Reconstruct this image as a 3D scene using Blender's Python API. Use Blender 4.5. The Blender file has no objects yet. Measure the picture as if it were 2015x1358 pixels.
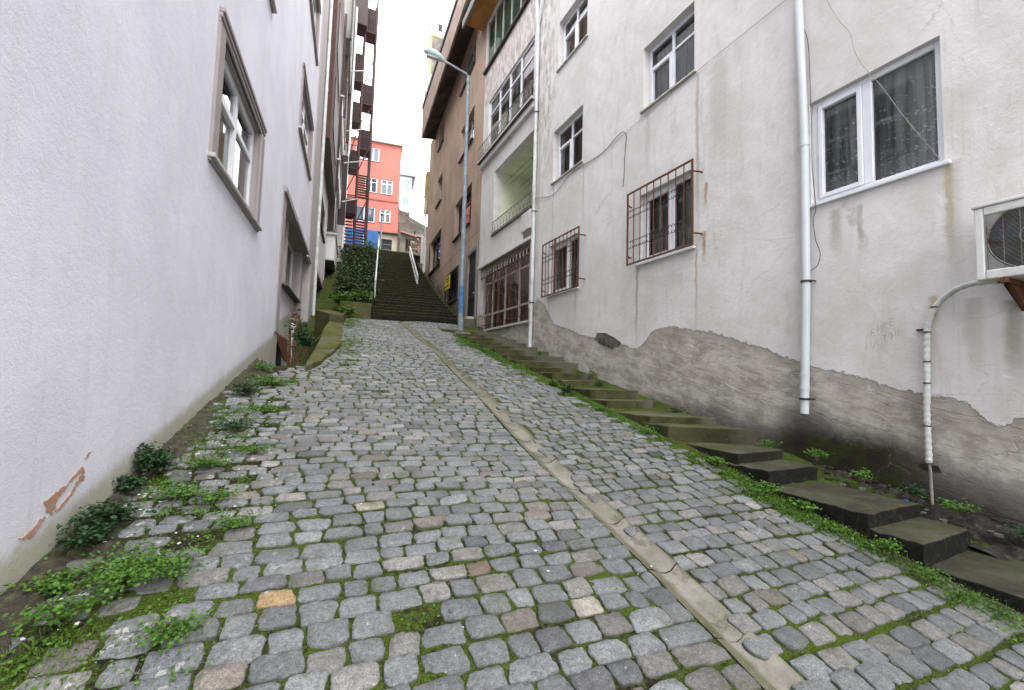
import bpy, bmesh, math, random
import numpy as np
from mathutils import Vector, Matrix
random.seed(7); RNG = np.random.default_rng(11)
SC = bpy.context.scene
COL = SC.collection
rad = math.radians

# ------------------------------------------------------------------ camera
cam = bpy.data.cameras.new('camera'); camo = bpy.data.objects.new('camera', cam); COL.objects.link(camo)
cam.sensor_width = 36; cam.lens = 850 / 2015 * 36; cam.clip_start = .05; cam.clip_end = 600
PITCH, ROLL, YAW = .0654, .0286, .4308          # the lane runs along +Y, the camera looks 24.7 degrees to its right
F0 = Vector((0, math.cos(PITCH), math.sin(PITCH))); U0 = Vector((0, -math.sin(PITCH), math.cos(PITCH))); R0 = Vector((1, 0, 0))
RT = math.cos(ROLL) * R0 + math.sin(ROLL) * U0; UP = -math.sin(ROLL) * R0 + math.cos(ROLL) * U0
RZ = Matrix.Rotation(-YAW, 3, 'Z'); F0, RT, UP = RZ @ F0, RZ @ RT, RZ @ UP
camo.matrix_world = Matrix(((RT.x, UP.x, -F0.x, 0), (RT.y, UP.y, -F0.y, 0), (RT.z, UP.z, -F0.z, 0), (0, 0, 0, 1)))
SC.camera = camo

# ------------------------------------------------------------------ light: overcast day
SC.view_settings.view_transform = 'Standard'; SC.view_settings.look = 'None'
SC.view_settings.exposure = 2.5; SC.view_settings.gamma = 1
W = bpy.data.worlds.new('World'); SC.world = W; W.use_nodes = True
wn, wl = W.node_tree.nodes, W.node_tree.links
wn.clear()
sky = wn.new('ShaderNodeTexSky'); sky.sky_type = 'NISHITA'; sky.sun_disc = False
sky.sun_elevation = rad(58); sky.sun_rotation = rad(205); sky.dust_density = 4; sky.air_density = 1.2
hs = wn.new('ShaderNodeHueSaturation'); hs.inputs['Saturation'].default_value = .12
mx = wn.new('ShaderNodeMixRGB'); mx.inputs[0].default_value = .72; mx.inputs[2].default_value = (8.6, 8.7, 9.0, 1)   # even cloud cover
bg = wn.new('ShaderNodeBackground'); bg.inputs['Strength'].default_value = .11
wo = wn.new('ShaderNodeOutputWorld')
wl.new(sky.outputs[0], hs.inputs['Color']); wl.new(hs.outputs[0], mx.inputs[1]); wl.new(mx.outputs[0], bg.inputs[0]); wl.new(bg.outputs[0], wo.inputs[0])
sun = bpy.data.lights.new('sun', 'SUN'); sun.energy = .5; sun.angle = rad(35); sun.color = (1, .97, .93)
so = bpy.data.objects.new('sun', sun); COL.objects.link(so)
so.rotation_euler = (rad(32), 0, rad(205 - 180 + 0)); so.location = (0, 0, 30)
SC.cycles.max_bounces = 8; SC.cycles.diffuse_bounces = 4; SC.cycles.glossy_bounces = 3; SC.cycles.transparent_max_bounces = 12

# ------------------------------------------------------------------ node expressions
class E:
    def __init__(s, t, k): s.t, s.k = t, k
    def _m(s, op, *a, clamp=False):
        n = s.t.nd('ShaderNodeMath'); n.operation = op; n.use_clamp = clamp
        for i, v in enumerate((s,) + a):
            if isinstance(v, E): s.t.lk(v.k, n.inputs[i])
            else: n.inputs[i].default_value = v
        return E(s.t, n.outputs[0])
    def __add__(s, o): return s._m('ADD', o)
    __radd__ = __add__
    def __mul__(s, o): return s._m('MULTIPLY', o)
    __rmul__ = __mul__
    def __sub__(s, o): return s._m('SUBTRACT', o)
    def __rsub__(s, o): return s._m('MULTIPLY', -1)._m('ADD', o)
    def __truediv__(s, o): return s._m('DIVIDE', o)
    def abs(s): return s._m('ABSOLUTE')
    def max(s, o): return s._m('MAXIMUM', o)
    def min(s, o): return s._m('MINIMUM', o)
    def pow(s, o): return s._m('POWER', o)
    def sm(s, a, b, lo=0., hi=1.):
        n = s.t.nd('ShaderNodeMapRange'); n.interpolation_type = 'SMOOTHSTEP'
        s.t.lk(s.k, n.inputs[0]); n.inputs[1].default_value = a; n.inputs[2].default_value = b
        n.inputs[3].default_value = lo; n.inputs[4].default_value = hi
        return E(s.t, n.outputs[0])
    def bump_at(s, c, w): return (s - c).abs().sm(w, 0.)
    def curve(s, pts, x0, x1, y0, y1):
        n = s.t.nd('ShaderNodeFloatCurve'); u = (s - x0) * (1 / (x1 - x0))
        s.t.lk(u.k, n.inputs['Value']); c = n.mapping.curves[0]
        P = [((a - x0) / (x1 - x0), (b - y0) / (y1 - y0)) for a, b in pts]
        while len(c.points) < len(P): c.points.new(.5, .5)
        for p, q in zip(c.points, P): p.location = q; p.handle_type = 'VECTOR'
        n.mapping.update()
        return E(s.t, n.outputs[0]) * (y1 - y0) + y0

class T:
    def __init__(s, name):
        s.m = bpy.data.materials.new(name); s.m.use_nodes = True
        s.N = s.m.node_tree.nodes; s.L = s.m.node_tree.links; s.N.clear()
        s.out = s.N.new('ShaderNodeOutputMaterial'); s._p = None
    def nd(s, k): return s.N.new(k)
    def lk(s, a, b): s.L.new(a, b)
    def xyz(s):
        if not s._p:
            g = s.nd('ShaderNodeNewGeometry'); q = s.nd('ShaderNodeSeparateXYZ'); s.lk(g.outputs['Position'], q.inputs[0])
            s._g = g; s._p = tuple(E(s, o) for o in q.outputs)
        return s._p
    def nz(s):
        s.xyz(); q = s.nd('ShaderNodeSeparateXYZ'); s.lk(s._g.outputs['Normal'], q.inputs[0]); return E(s, q.outputs[2])
    def vec(s, x, y, z):
        n = s.nd('ShaderNodeCombineXYZ')
        for i, v in enumerate((x, y, z)):
            if isinstance(v, E): s.lk(v.k, n.inputs[i])
            else: n.inputs[i].default_value = v
        return n.outputs[0]
    def noise(s, scale, detail=4, rough=.55, vec=None, dist=0.):
        n = s.nd('ShaderNodeTexNoise'); n.inputs['Scale'].default_value = scale; n.inputs['Detail'].default_value = detail
        n.inputs['Roughness'].default_value = rough; n.inputs['Distortion'].default_value = dist
        if vec is None: s.xyz(); vec = s._g.outputs['Position']
        s.lk(vec, n.inputs['Vector']); return E(s, n.outputs[0])
    def voro(s, scale, feat='F1', vec=None, rnd=1.):
        n = s.nd('ShaderNodeTexVoronoi'); n.feature = feat; n.inputs['Scale'].default_value = scale
        n.inputs['Randomness'].default_value = rnd
        if vec is None: s.xyz(); vec = s._g.outputs['Position']
        s.lk(vec, n.inputs['Vector']); return E(s, n.outputs['Distance'])
    def attr(s, name):
        n = s.nd('ShaderNodeAttribute'); n.attribute_name = name; return E(s, n.outputs['Fac'])
    def attrc(s, name):
        n = s.nd('ShaderNodeAttribute'); n.attribute_name = name; return n.outputs['Color']
    def mix(s, a, b, f):
        n = s.nd('ShaderNodeMixRGB')
        for i, v in ((1, a), (2, b)):
            if isinstance(v, tuple): n.inputs[i].default_value = (*v[:3], 1)
            else: s.lk(v, n.inputs[i])
        if isinstance(f, E): s.lk(f.k, n.inputs[0])
        else: n.inputs[0].default_value = f
        return n.outputs[0]
    def mul(s, a, f):
        n = s.nd('ShaderNodeVectorMath'); n.operation = 'SCALE'
        if isinstance(a, tuple): n.inputs[0].default_value = a
        else: s.lk(a, n.inputs[0])
        if isinstance(f, E): s.lk(f.k, n.inputs['Scale'])
        else: n.inputs['Scale'].default_value = f
        return n.outputs[0]
    def done(s, color, rough=.8, height=None, dist=.01, spec=.3, metal=0., alpha=None, strength=1.):
        b = s.nd('ShaderNodeBsdfPrincipled'); s.b = b
        if isinstance(color, tuple): b.inputs['Base Color'].default_value = (*color[:3], 1)
        else: s.lk(color, b.inputs['Base Color'])
        if isinstance(rough, E): s.lk(rough.k, b.inputs['Roughness'])
        else: b.inputs['Roughness'].default_value = rough
        b.inputs['Specular IOR Level'].default_value = spec; b.inputs['Metallic'].default_value = metal
        if height is not None:
            u = s.nd('ShaderNodeBump'); u.inputs['Distance'].default_value = dist; u.inputs['Strength'].default_value = strength
            s.lk(height.k, u.inputs['Height']); s.lk(u.outputs[0], b.inputs['Normal'])
        if alpha is not None: s.lk(alpha.k, b.inputs['Alpha'])
        s.lk(b.outputs[0], s.out.inputs[0]); return s.m

def simple(name, c, rough=.6, var=.25, scale=9., metal=0., bump=.3, dist=.004, spec=.3, c2=None):
    t = T(name); n = t.noise(scale, 6, .65); n2 = t.noise(scale * 9, 3, .6)
    col = t.mix(tuple(v * (1 - var) for v in c), tuple(min(1, v * (1 + var)) for v in c), n.sm(.25, .75))
    if c2: col = t.mix(col, c2, t.noise(scale * .8, 7, .75).sm(.5, .68))
    return t.done(col, rough, n * .5 + n2 * .5, dist, spec, metal, strength=bump)

MAT = {}
# left wall: pale roughcast render
t = T('roughcast_paint'); x, y, z = t.xyz()
n = t.noise(1.1, 4, .6); f = t.noise(110, 4, .7); v = t.noise(2.5, 5, .6, t.vec(x * 4, y * 4, z * .35))
c = t.mix((.645, .64, .71), (.725, .72, .785), n.sm(.3, .7)); c = t.mix(c, (.58, .57, .60), v.sm(.52, .8) * .5)
c = t.mix(c, (.47, .455, .46), t.noise(.9, 7, .75, t.vec(x * 3, y * 3, z * .22)).sm(.56, .72) * .4)
g = z - (y * .22 - 1.42)                         # height above the lane
c = t.mix(c, (.40, .37, .34), (g + t.noise(6, 5, .7) * .4 - .15).sm(.2, -.04) * .4)
c = t.mix(c, (.30, .30, .20), (g + t.noise(14, 5, .7) * .14 - .05).sm(.08, -.03) * .7)
MAT['roughcast'] = t.done(c, .92, f * .5 + t.noise(35, 3, .6) * .35 + t.noise(4, 4, .6) * 1.4, .008, .15, strength=.6)
MAT['mauve'] = simple('mauve_trim_paint', (.30, .265, .265), .85, .07, 4, bump=.35)
MAT['mauve_pil'] = simple('mauve_wall_paint', (.36, .33, .335), .9, .08, 3, bump=.4)
MAT['greypanel'] = simple('grey_panel_paint', (.20, .20, .185), .85, .08, 2)
MAT['palewall'] = simple('pale_wall_paint', (.58, .56, .57), .9, .1, 2)
MAT['creamwall'] = simple('cream_wall_paint', (.52, .48, .38), .9, .12, 2)
MAT['brownpaint'] = simple('brown_wall_paint', (.070, .032, .026), .8, .15, 3)
MAT['darkbrown'] = simple('dark_brown_metal', (.022, .010, .009), .55, .3, 5)
MAT['escape'] = simple('dark_red_iron', (.046, .017, .014), .6, .35, 6, c2=(.085, .034, .022))

# right wall: stained stucco over bare cement
t = T('weathered_stucco'); x, y, z = t.xyz()
P2 = t.vec(0., y, z)
n1 = t.noise(.9, 5, .6, P2); n2 = t.noise(3.5, 6, .65, P2); n3 = t.noise(16, 5, .7, P2); fine = t.noise(90, 4, .7, P2)
c = t.mix((.545, .525, .50), (.665, .65, .635), (n1 * .6 + n2 * .4).sm(.34, .66))
c = t.mix(c, (.44, .42, .39), t.noise(1.8, 7, .75, t.vec(7., y * 3.2, z * .16)).sm(.56, .70) * .5)
c = t.mix(c, (.43, .40, .375), t.noise(2.2, 7, .7, t.vec(0., y * 2.2, z * .5)).sm(.53, .72) * .55)
c = t.mix(c, (.66, .63, .62), t.noise(1.6, 6, .7, t.vec(3., y, z * 1.3)).sm(.55, .75) * .5)
# stain around the bay joint
st = t.noise(3, 7, .7, t.vec(0., y * 2.2, z * .8))
zone = (y.sm(8.9, 9.7) * (1 - y.sm(10.25, 10.5))) * z.sm(3.5, 7.5)
c = t.mix(c, (.33, .285, .25), zone * st.sm(.42, .62) * .85)
zone2 = y.sm(10.3, 10.5) * z.sm(9.6, 9.9) * (1 - z.sm(10.9, 11.3))
c = t.mix(c, (.36, .31, .27), zone2 * st.sm(.4, .6) * .9)
wy = y + n2 * .12 - .06
def streak(c, y0, w, ztop, zbot, col, s):
    m = (wy - y0).abs().sm(w, w * .15) * z.sm(zbot, zbot + (ztop - zbot) * .6) * (z * -1).sm(-ztop, -ztop + .03)
    return t.mix(c, col, m * (n3 * .9 + .45) * s)
for a in ((1.88, .05, 2.12, 1.05, (.36, .29, .15), .9), (1.86, .1, 2.1, .6, (.42, .39, .34), .6), (6.15, .05, 2.0, .3, (.33, .26, .21), .8), (4.78, .05, 4.85, 1.9, (.34, .29, .25), .75),
          (4.8, .035, 2.1, .6, (.38, .31, .24), .8), (2.6, .045, 1.95, 1.25, (.37, .34, .31), .8), (2.84, .1, 1.98, 1.35, (.40, .37, .34), .9), (1.5, .09, .75, -.1, (.33, .32, .27), .95),
          (1.75, .1, .8, -.1, (.40, .385, .34), .6), (4.4, .25, 4.8, 2.6, (.45, .42, .39), .7), (9.3, .05, 4.8, 3.0, (.4, .37, .34), .7), (7.95, .05, 4.8, 3.4, (.42, .38, .35), .7), (3.22, .1, 4.9, -.4, (.40, .38, .35), .6),
          (5.9, .1, 4.85, 3.5, (.44, .41, .385), .7), (9.4, .04, 1.9, .9, (.4, .36, .31), .8), (8.2, .05, 1.9, 1.0, (.4, .36, .31), .7), (10.1, .1, 7.6, 1.0, (.42, .39, .36), .8)):
    c = streak(c, *a)
# rust below grille fixings
for a in ((4.62, .05, 3.0, 2.55, (.36, .2, .1), .9), (4.66, .05, 2.25, 1.7, (.36, .2, .1), .9), (2.02, .06, .86, .5, (.42, .33, .2), .9)):
    c = streak(c, *a)
# bare cement patch, its ragged upper edge following the slope
pt = y.curve([(0, -.5), (1.2, -.28), (1.5, -.22), (1.62, -.36), (1.82, -.14), (2.18, -.09), (2.6, .05), (3.22, .19), (3.73, .42), (4.52, .68), (5.3, .83), (5.72, .80), (6.1, .48), (6.6, .62), (7.0, .74), (7.8, .84), (8.6, 1.1), (9.1, 1.2), (9.6, 1.75), (10.0, 1.98), (10.3, 1.75), (12, 1.9), (14, 2)], 0, 14, -2, 3)
edge = pt + (n3 - .5) * .16 + (n2 - .5) * .12 - z
pm = edge.sm(-.012, .02) * (t.noise(2.1, 6, .7, t.vec(4., y, z)).sm(.30, .42, .55, 1.))
sl = t.vec(0., (y + z * .2) * .9, (z - y * .26) * 3.6)          # trowel marks running down the slope
s1 = t.noise(1.6, 7, .7, sl, .6)
cc = t.mix((.27, .248, .21), (.49, .46, .405), (s1 * .5 + t.noise(2.6, 6, .7, P2) * .5).sm(.40, .60)); cc = t.mix(cc, (.56, .535, .49), t.noise(1.3, 7, .75, sl).sm(.56, .68) * .7); cc = t.mix(cc, (.15, .135, .115), t.noise(1.1, 8, .8, t.vec(5., (y + z * .2) * 1.1, (z - y * .26) * 5)).sm(.60, .66) * .55)
cc = t.mix(cc, (.30, .27, .23), edge.sm(.2, .0) * .5)
hl = (t.voro(1.6, 'DISTANCE_TO_EDGE', t.vec(0., (y + z * .2) * .6 + n2 * .35, (z - y * .26) * 2.6 + n1 * .5))).sm(.018, .0)
cc = t.mix(cc, (.13, .115, .095), hl * n2.sm(.42, .58) * .35)
cc = t.mix(cc, (.52, .49, .47), t.noise(1.7, 5, .6, t.vec(9., y, z * 1.4)).sm(.66, .71) * .8)
c = t.mix(c, cc, pm)
# grey footing concrete and damp near the steps
dk = y.curve([(0, -.9), (1.2, -.85), (1.69, -.72), (2.1, -.62), (2.4, -.5), (2.81, -.42), (3.0, -.3), (3.25, -.22), (3.6, -.5), (4.0, -.45), (4.5, -.35), (5.2, -.3), (5.9, -.28), (6.1, -.5), (8, -.1), (10, .35), (12, .6), (14, .9)], 0, 14, -2, 3)
d1 = (dk + (n3 - .5) * .3 + (n2 - .5) * .25 - z)
c = t.mix(c, t.mix((.09, .085, .08), (.17, .158, .148), n3.sm(.35, .65)), d1.sm(-.12, .2) * .85)
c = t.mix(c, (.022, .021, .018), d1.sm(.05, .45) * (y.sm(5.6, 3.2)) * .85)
pl = ((y - 2.85 + (n2 - .5) * .5).abs().sm(1.05, .3)) * (z + (n3 - .5) * .25).sm(-.45, -.72)
c = t.mix(c, t.mix((.028, .032, .010), (.022, .018, .015), t.noise(5, 6, .7, P2).sm(.45, .6)), pl * 1.)
c = t.mix(c, (.06, .065, .03), y.sm(10.6, 11.5) * (pt - 1.3 - z + (n2 - .5) * .3).sm(-.3, .3) * .8)
# cracks, and a painted shadow line at the plaster edge
cr = (t.voro(.9, 'DISTANCE_TO_EDGE', t.vec(0., y + n2 * .5, z * 1.6 + n1 * .4))).sm(.006, .0)
c = t.mix(c, (.24, .2, .18), cr * n1.sm(.5, .6) * .35)
ck = y.curve([(0, -1.3), (3.89, -.86), (4.27, -.72), (5.0, -.53), (6.16, -.38), (6.9, -.3), (7.77, -.03), (9, .28), (10.09, .61), (14, 1.5)], 0, 14, -2, 3)
cq = (z - ck - (n3 - .5) * .1 - (n2 - .5) * .1)
c = t.mix(c, t.mix((.12, .11, .10), (.18, .165, .15), n2.sm(.4, .6)), cq.sm(0., -.01) * y.sm(3.4, 4.1))
c = t.mix(c, (.03, .026, .024), cq.abs().sm(.016, .003) * y.sm(3.4, 4.0))
c = t.mix(c, (.17, .145, .125), edge.abs().sm(.016, .004) * .6)  # shadow of the broken plaster lip, painted as a dark line
spk = t.voro(9, vec=P2); c = t.mix(c, (.12, .1, .09), spk.sm(.035, .02) * n2.sm(.45, .55) * .8)
h = n2 * .35 + fine * .16 + n3 * .25 - pm * .5 + pm * s1 * .6 - cq.sm(0., -.02) * .8 - hl * pm * .12
MAT['stucco'] = t.done(c, .93, h, .03, .15, strength=.8)

t = T('balcony_plaster'); x, y, z = t.xyz(); n = t.noise(2, 5, .6)
MAT['limewall'] = t.done(t.mix((.55, .58, .40), (.66, .69, .52), n.sm(.3, .7)), .9, t.noise(40, 3), .004)
# brown building render
t = T('brown_render'); x, y, z = t.xyz()
n = t.noise(.8, 5, .6); v = t.noise(1.4, 6, .7, t.vec(x * 2.5, y * 2.5, z * .35))
c = t.mix((.34, .25, .195), (.45, .335, .265), n.sm(.3, .7)); c = t.mix(c, (.20, .14, .11), v.sm(.5, .75) * .6)
c = t.mix(c, (.18, .16, .13), (z + t.noise(1.5, 5) * 2.2).sm(4.6, 2.6) * .85); c = t.mix(c, (.06, .06, .035), (z - (y - 15) * .35 + t.noise(2.5, 5) * 1.4).sm(3.3, 2.2) * .8)
ln = (z - 5.25 - (n - .5) * .12).abs().sm(.02, .005); c = t.mix(c, (.09, .06, .05), ln * .8)
MAT['brownrender'] = t.done(c, .9, n * .4 + t.noise(60, 4, .7) * .3, .015, .15)
MAT['soffit'] = simple('mouldy_soffit', (.095, .07, .06), .9, .45, 1.3, c2=(.2, .18, .165))
MAT['fascia'] = simple('stained_fascia', (.33, .25, .22), .9, .3, 1.6, c2=(.2, .19, .13))
MAT['orange'] = simple('orange_soffit_board', (.36, .17, .05), .7, .2, 3)

# cement, steps, gutter, cobbles
t = T('mossy_concrete_shaded_sides'); x, y, z = t.xyz(); up = t.nz().sm(.3, .8)
n = t.noise(3, 6, .65); n2 = t.noise(22, 5, .7); fy = y.sm(4.4, 2.7)
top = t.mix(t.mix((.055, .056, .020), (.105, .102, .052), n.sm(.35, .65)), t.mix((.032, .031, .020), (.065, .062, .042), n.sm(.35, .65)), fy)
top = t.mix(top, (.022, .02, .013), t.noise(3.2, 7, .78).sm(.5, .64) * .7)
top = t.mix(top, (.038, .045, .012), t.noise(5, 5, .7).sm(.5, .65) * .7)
sd = t.mix(t.mix((.026, .028, .008), (.062, .06, .024), n.sm(.35, .65)), t.mix((.004, .0038, .0034), (.015, .0145, .010), n2.sm(.4, .7)), fy)  # sides painted darker than treads, near ones almost black: shade in the colour
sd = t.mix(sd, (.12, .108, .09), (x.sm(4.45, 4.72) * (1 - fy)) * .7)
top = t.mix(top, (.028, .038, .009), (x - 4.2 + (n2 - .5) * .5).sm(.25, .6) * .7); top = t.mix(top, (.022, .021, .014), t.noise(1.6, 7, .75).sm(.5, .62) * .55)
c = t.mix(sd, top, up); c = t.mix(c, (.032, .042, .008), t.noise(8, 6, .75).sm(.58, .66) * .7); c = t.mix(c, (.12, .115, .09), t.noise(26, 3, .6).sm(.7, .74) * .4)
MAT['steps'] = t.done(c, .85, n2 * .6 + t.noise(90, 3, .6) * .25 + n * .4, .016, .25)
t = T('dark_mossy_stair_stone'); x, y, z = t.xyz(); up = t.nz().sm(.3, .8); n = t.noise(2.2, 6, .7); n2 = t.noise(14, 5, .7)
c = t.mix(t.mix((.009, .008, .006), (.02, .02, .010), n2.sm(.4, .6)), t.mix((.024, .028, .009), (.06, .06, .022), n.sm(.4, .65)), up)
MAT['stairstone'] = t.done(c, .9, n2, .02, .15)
t = T('channel_concrete'); x, y, z = t.xyz(); n = t.noise(3.5, 6, .7); n2 = t.noise(40, 5, .7)
c = t.mix((.135, .128, .105), (.235, .222, .19), n.sm(.3, .7)); c = t.mix(c, (.085, .08, .058), t.noise(4.4, 6, .7).sm(.50, .64) * .85)
c = t.mix(c, (.07, .075, .03), y.sm(3, 8) * n.sm(.35, .6) * .8)
ed = t.noise(9, 6, .7); c = t.mix(c, (.055, .06, .02), ((x - (y * .052 + 1.93) - .0).abs() - .07 + ed * .03).sm(.0, .05) * .6)
c = t.mix(c, (.33, .31, .27), t.noise(60, 3, .6).sm(.66, .72) * .5); c = t.mix(c, (.07, .065, .05), t.noise(90, 2, .6).sm(.66, .7) * .6)
MAT['channel'] = t.done(c, .9, n2 * .8 + n * .2, .01, .2)
t = T('mossy_slab'); x, y, z = t.xyz(); n = t.noise(2.2, 6, .7); n2 = t.noise(30, 5, .7)
c = t.mix((.050, .055, .014), (.095, .095, .03), n.sm(.3, .7)); c = t.mix(c, (.095, .09, .068), t.noise(1.7, 6, .7).sm(.48, .6) * .85)
MAT['slab'] = t.done(c, .95, n2 + n, .015, .1)
t = T('granite_cobble'); x, y, z = t.xyz(); tone = t.attrc('tone')
n = t.noise(7, 5, .65); n2 = t.noise(45, 5, .7); sp = t.noise(160, 3, .6)
c = t.mul(tone, n.sm(.2, .8, .78, 1.22)); c = t.mul(c, n2.sm(.3, .7, .68, 1.3)); c = t.mul(c, sp.sm(.38, .62, .75, 1.27))
c = t.mix(c, (.03, .03, .032), t.noise(70, 4, .7).sm(.60, .68) * .6)
c = t.mix(c, (.06, .065, .024), t.noise(3.3, 6, .7).sm(.52, .7) * .5)
c = t.mix(c, (.07, .068, .06), t.noise(1.3, 6, .7).sm(.55, .7) * .35)
lich = t.noise(17, 5, .62).sm(.6, .63) * (x + t.noise(1.1, 4) * 1.6).sm(1.1, -.4)
c = t.mix(c, (.52, .52, .47), lich * .85)
c = t.mix(c, (.45, .45, .42), t.noise(28, 4, .6).sm(.70, .72) * .8)
c = t.mix(c, (.055, .062, .02), t.attr('rim').sm(.35, 1.) * (n2 * .8 + .3))
MAT['cobble'] = t.done(c, n2.sm(.3, .7, .55, .8), n * .5 + n2 * .7 + sp * .3, .013, .4, strength=1.)
t = T('mossy_joint_soil'); x, y, z = t.xyz(); n = t.noise(1.6, 5, .7); n2 = t.noise(28, 6, .75); n3 = t.noise(120, 3, .6)
c = t.mix((.014, .012, .009), (.036, .030, .023), n2.sm(.3, .7))
x, y, z = t.xyz(); lf = (x - y * .05 + t.noise(2.2, 5, .7) * 1.2).sm(.75, -.35)
c = t.mix(c, t.mix((.026, .038, .007), (.085, .125, .019), n3.sm(.3, .7)), (n * .5 + n2 * .5 - lf * .05 + t.noise(.7, 4, .6) * .14 - .07).sm(.39, .53) * .92)
c = t.mix(c, (.30, .28, .25), t.noise(34, 5, .7).sm(.62, .66) * lf * .7)
c = t.mix(c, (.35, .33, .29), t.noise(75, 2, .6).sm(.72, .75) * .7)
MAT['soil'] = t.done(c, 1., n2 * .7 + n3 * .3, .02, .05)
MAT['dirt'] = simple('wall_foot_dirt', (.05, .042, .032), 1., .5, 22, bump=1., dist=.02, c2=(.09, .10, .03))
t = T('hill_ground'); n = t.noise(.9, 6, .7); n2 = t.noise(9, 5, .7)
MAT['hill'] = t.done(t.mix(t.mix((.02, .025, .01), (.06, .075, .02), n2.sm(.3, .7)), (.075, .06, .04), n.sm(.5, .65)), 1., n2, .06, .05)

MAT['darksoil'] = simple('damp_soil_and_rubble', (.022, .019, .015), 1., .5, 14, bump=1., dist=.03, c2=(.085, .078, .066))
MAT['pvc'] = simple('pvc_white', (.52, .555, .57), .38, .04, 3, spec=.4, bump=.05)
MAT['pvcold'] = simple('pvc_old_white', (.52, .54, .54), .45, .16, 4, spec=.4, c2=(.36, .36, .33))
MAT['whiteframe'] = simple('white_frame', (.66, .67, .70), .35, .05, 5, spec=.4, bump=.05)
MAT['dirtywhite'] = simple('grimy_white_frame', (.42, .41, .39), .5, .2, 5)
MAT['sill'] = simple('stained_marble_sill', (.42, .40, .37), .6, .25, 6)
MAT['darksill'] = simple('dark_stone_sill', (.13, .11, .105), .7, .25, 6)
MAT['rust'] = simple('rusty_brown_iron', (.105, .038, .022), .7, .3, 14, c2=(.20, .085, .035))
MAT['ironblack'] = simple('black_iron', (.03, .022, .02), .6, .3, 12)
MAT['railgrey'] = simple('grey_painted_iron', (.22, .22, .20), .6, .3, 12, c2=(.12, .06, .04))
MAT['dark'] = simple('dark_interior', (.02, .02, .022), .9, .3, 3)
MAT['door'] = simple('black_steel_door', (.018, .018, .022), .45, .3, 4)
MAT['lamp'] = simple('galvanised_blue_grey', (.18, .215, .245), .5, .15, 5, c2=(.36, .38, .39))
MAT['lampblue'] = simple('blue_paint', (.04, .15, .32), .6, .3, 12, c2=(.2, .28, .34))
MAT['lamphead'] = simple('lamp_head_pale', (.38, .47, .47), .4, .1, 5)
MAT['cable'] = simple('black_cable', (.05, .045, .042), .6, .2, 5)
MAT['cablegrey'] = simple('grey_cable', (.26, .24, .22), .6, .2, 5)
MAT['brick'] = simple('bare_brick', (.40, .24, .18), .9, .2, 12, c2=(.5, .27, .18), bump=.6)
MAT['red'] = simple('coral_facade', (.40, .125, .10), .85, .08, .6)
MAT['redtrim'] = simple('coral_trim', (.28, .075, .06), .85, .1, .6)
MAT['blue'] = simple('blue_sheet_metal', (.025, .10, .27), .5, .2, 2)
MAT['palefar'] = simple('far_pale_facade', (.62, .66, .72), .8, .03, .3)
MAT['greyfar'] = simple('far_grey_facade', (.30, .31, .36), .8, .05, .3)
MAT['teal'] = simple('teal_blind', (.2, .66, .62), .6, .05, 1)
MAT['stonewall'] = simple('old_stone_wall', (.11, .107, .09), .95, .4, .9, bump=1., dist=.05, c2=(.20, .187, .155))
MAT['rubble'] = simple('rubble_stone', (.13, .12, .10), .95, .35, 7, bump=1., dist=.02)
MAT['rooftile'] = simple('old_roof_tile', (.26, .13, .09), .9, .3, 5, c2=(.16, .14, .1))
MAT['yellow'] = simple('yellow_sign_paint', (.62, .55, .02), .6, .1, 5)
MAT['yellowold'] = simple('yellow_weathered_panel', (.38, .30, .12), .8, .25, 3)
MAT['acwhite'] = simple('ac_casing_white', (.60, .60, .58), .45, .08, 4, c2=(.5, .49, .46))
MAT['acdark'] = simple('ac_fan_dark', (.012, .013, .018), .8, .3, 5, spec=.1)
MAT['acblue'] = simple('ac_coil_blue', (.016, .028, .07), .8, .5, 9, spec=.1)
MAT['tape'] = simple('white_wrapping_tape', (.52, .53, .51), .55, .12, 12)
MAT['dish'] = simple('satellite_dish_grey', (.62, .62, .63), .5, .05, 3)
MAT['twig'] = simple('dry_stem', (.13, .085, .05), .9, .3, 14)
MAT['scratch'] = simple('pencil_scratch', (.33, .31, .31), .9, .1, 14)
MAT['litter'] = simple('white_litter', (.7, .7, .68), .8, .1, 10)

def leafmat(name, c1, c2):
    t = T(name); a = t.attr('hue'); n = t.noise(40, 2)
    c = t.mix(c1, c2, (a * .8 + n * .2))
    m = t.done(c, .55, None, spec=.35)
    b = t.b; tr = t.nd('ShaderNodeBsdfTranslucent'); ms = t.nd('ShaderNodeMixShader'); ms.inputs[0].default_value = .28
    t.lk(c, tr.inputs[0]); t.lk(b.outputs[0], ms.inputs[1]); t.lk(tr.outputs[0], ms.inputs[2]); t.lk(ms.outputs[0], t.out.inputs[0])
    return m
MAT['leaf'] = leafmat('weed_leaf', (.024, .075, .009), (.11, .23, .022))
MAT['leafdark'] = leafmat('dark_leaf', (.010, .032, .012), (.032, .08, .024))
MAT['leafivy'] = leafmat('ivy_leaf', (.012, .028, .010), (.05, .075, .022))
MAT['grass'] = leafmat('short_grass', (.05, .10, .012), (.15, .23, .03))

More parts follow.
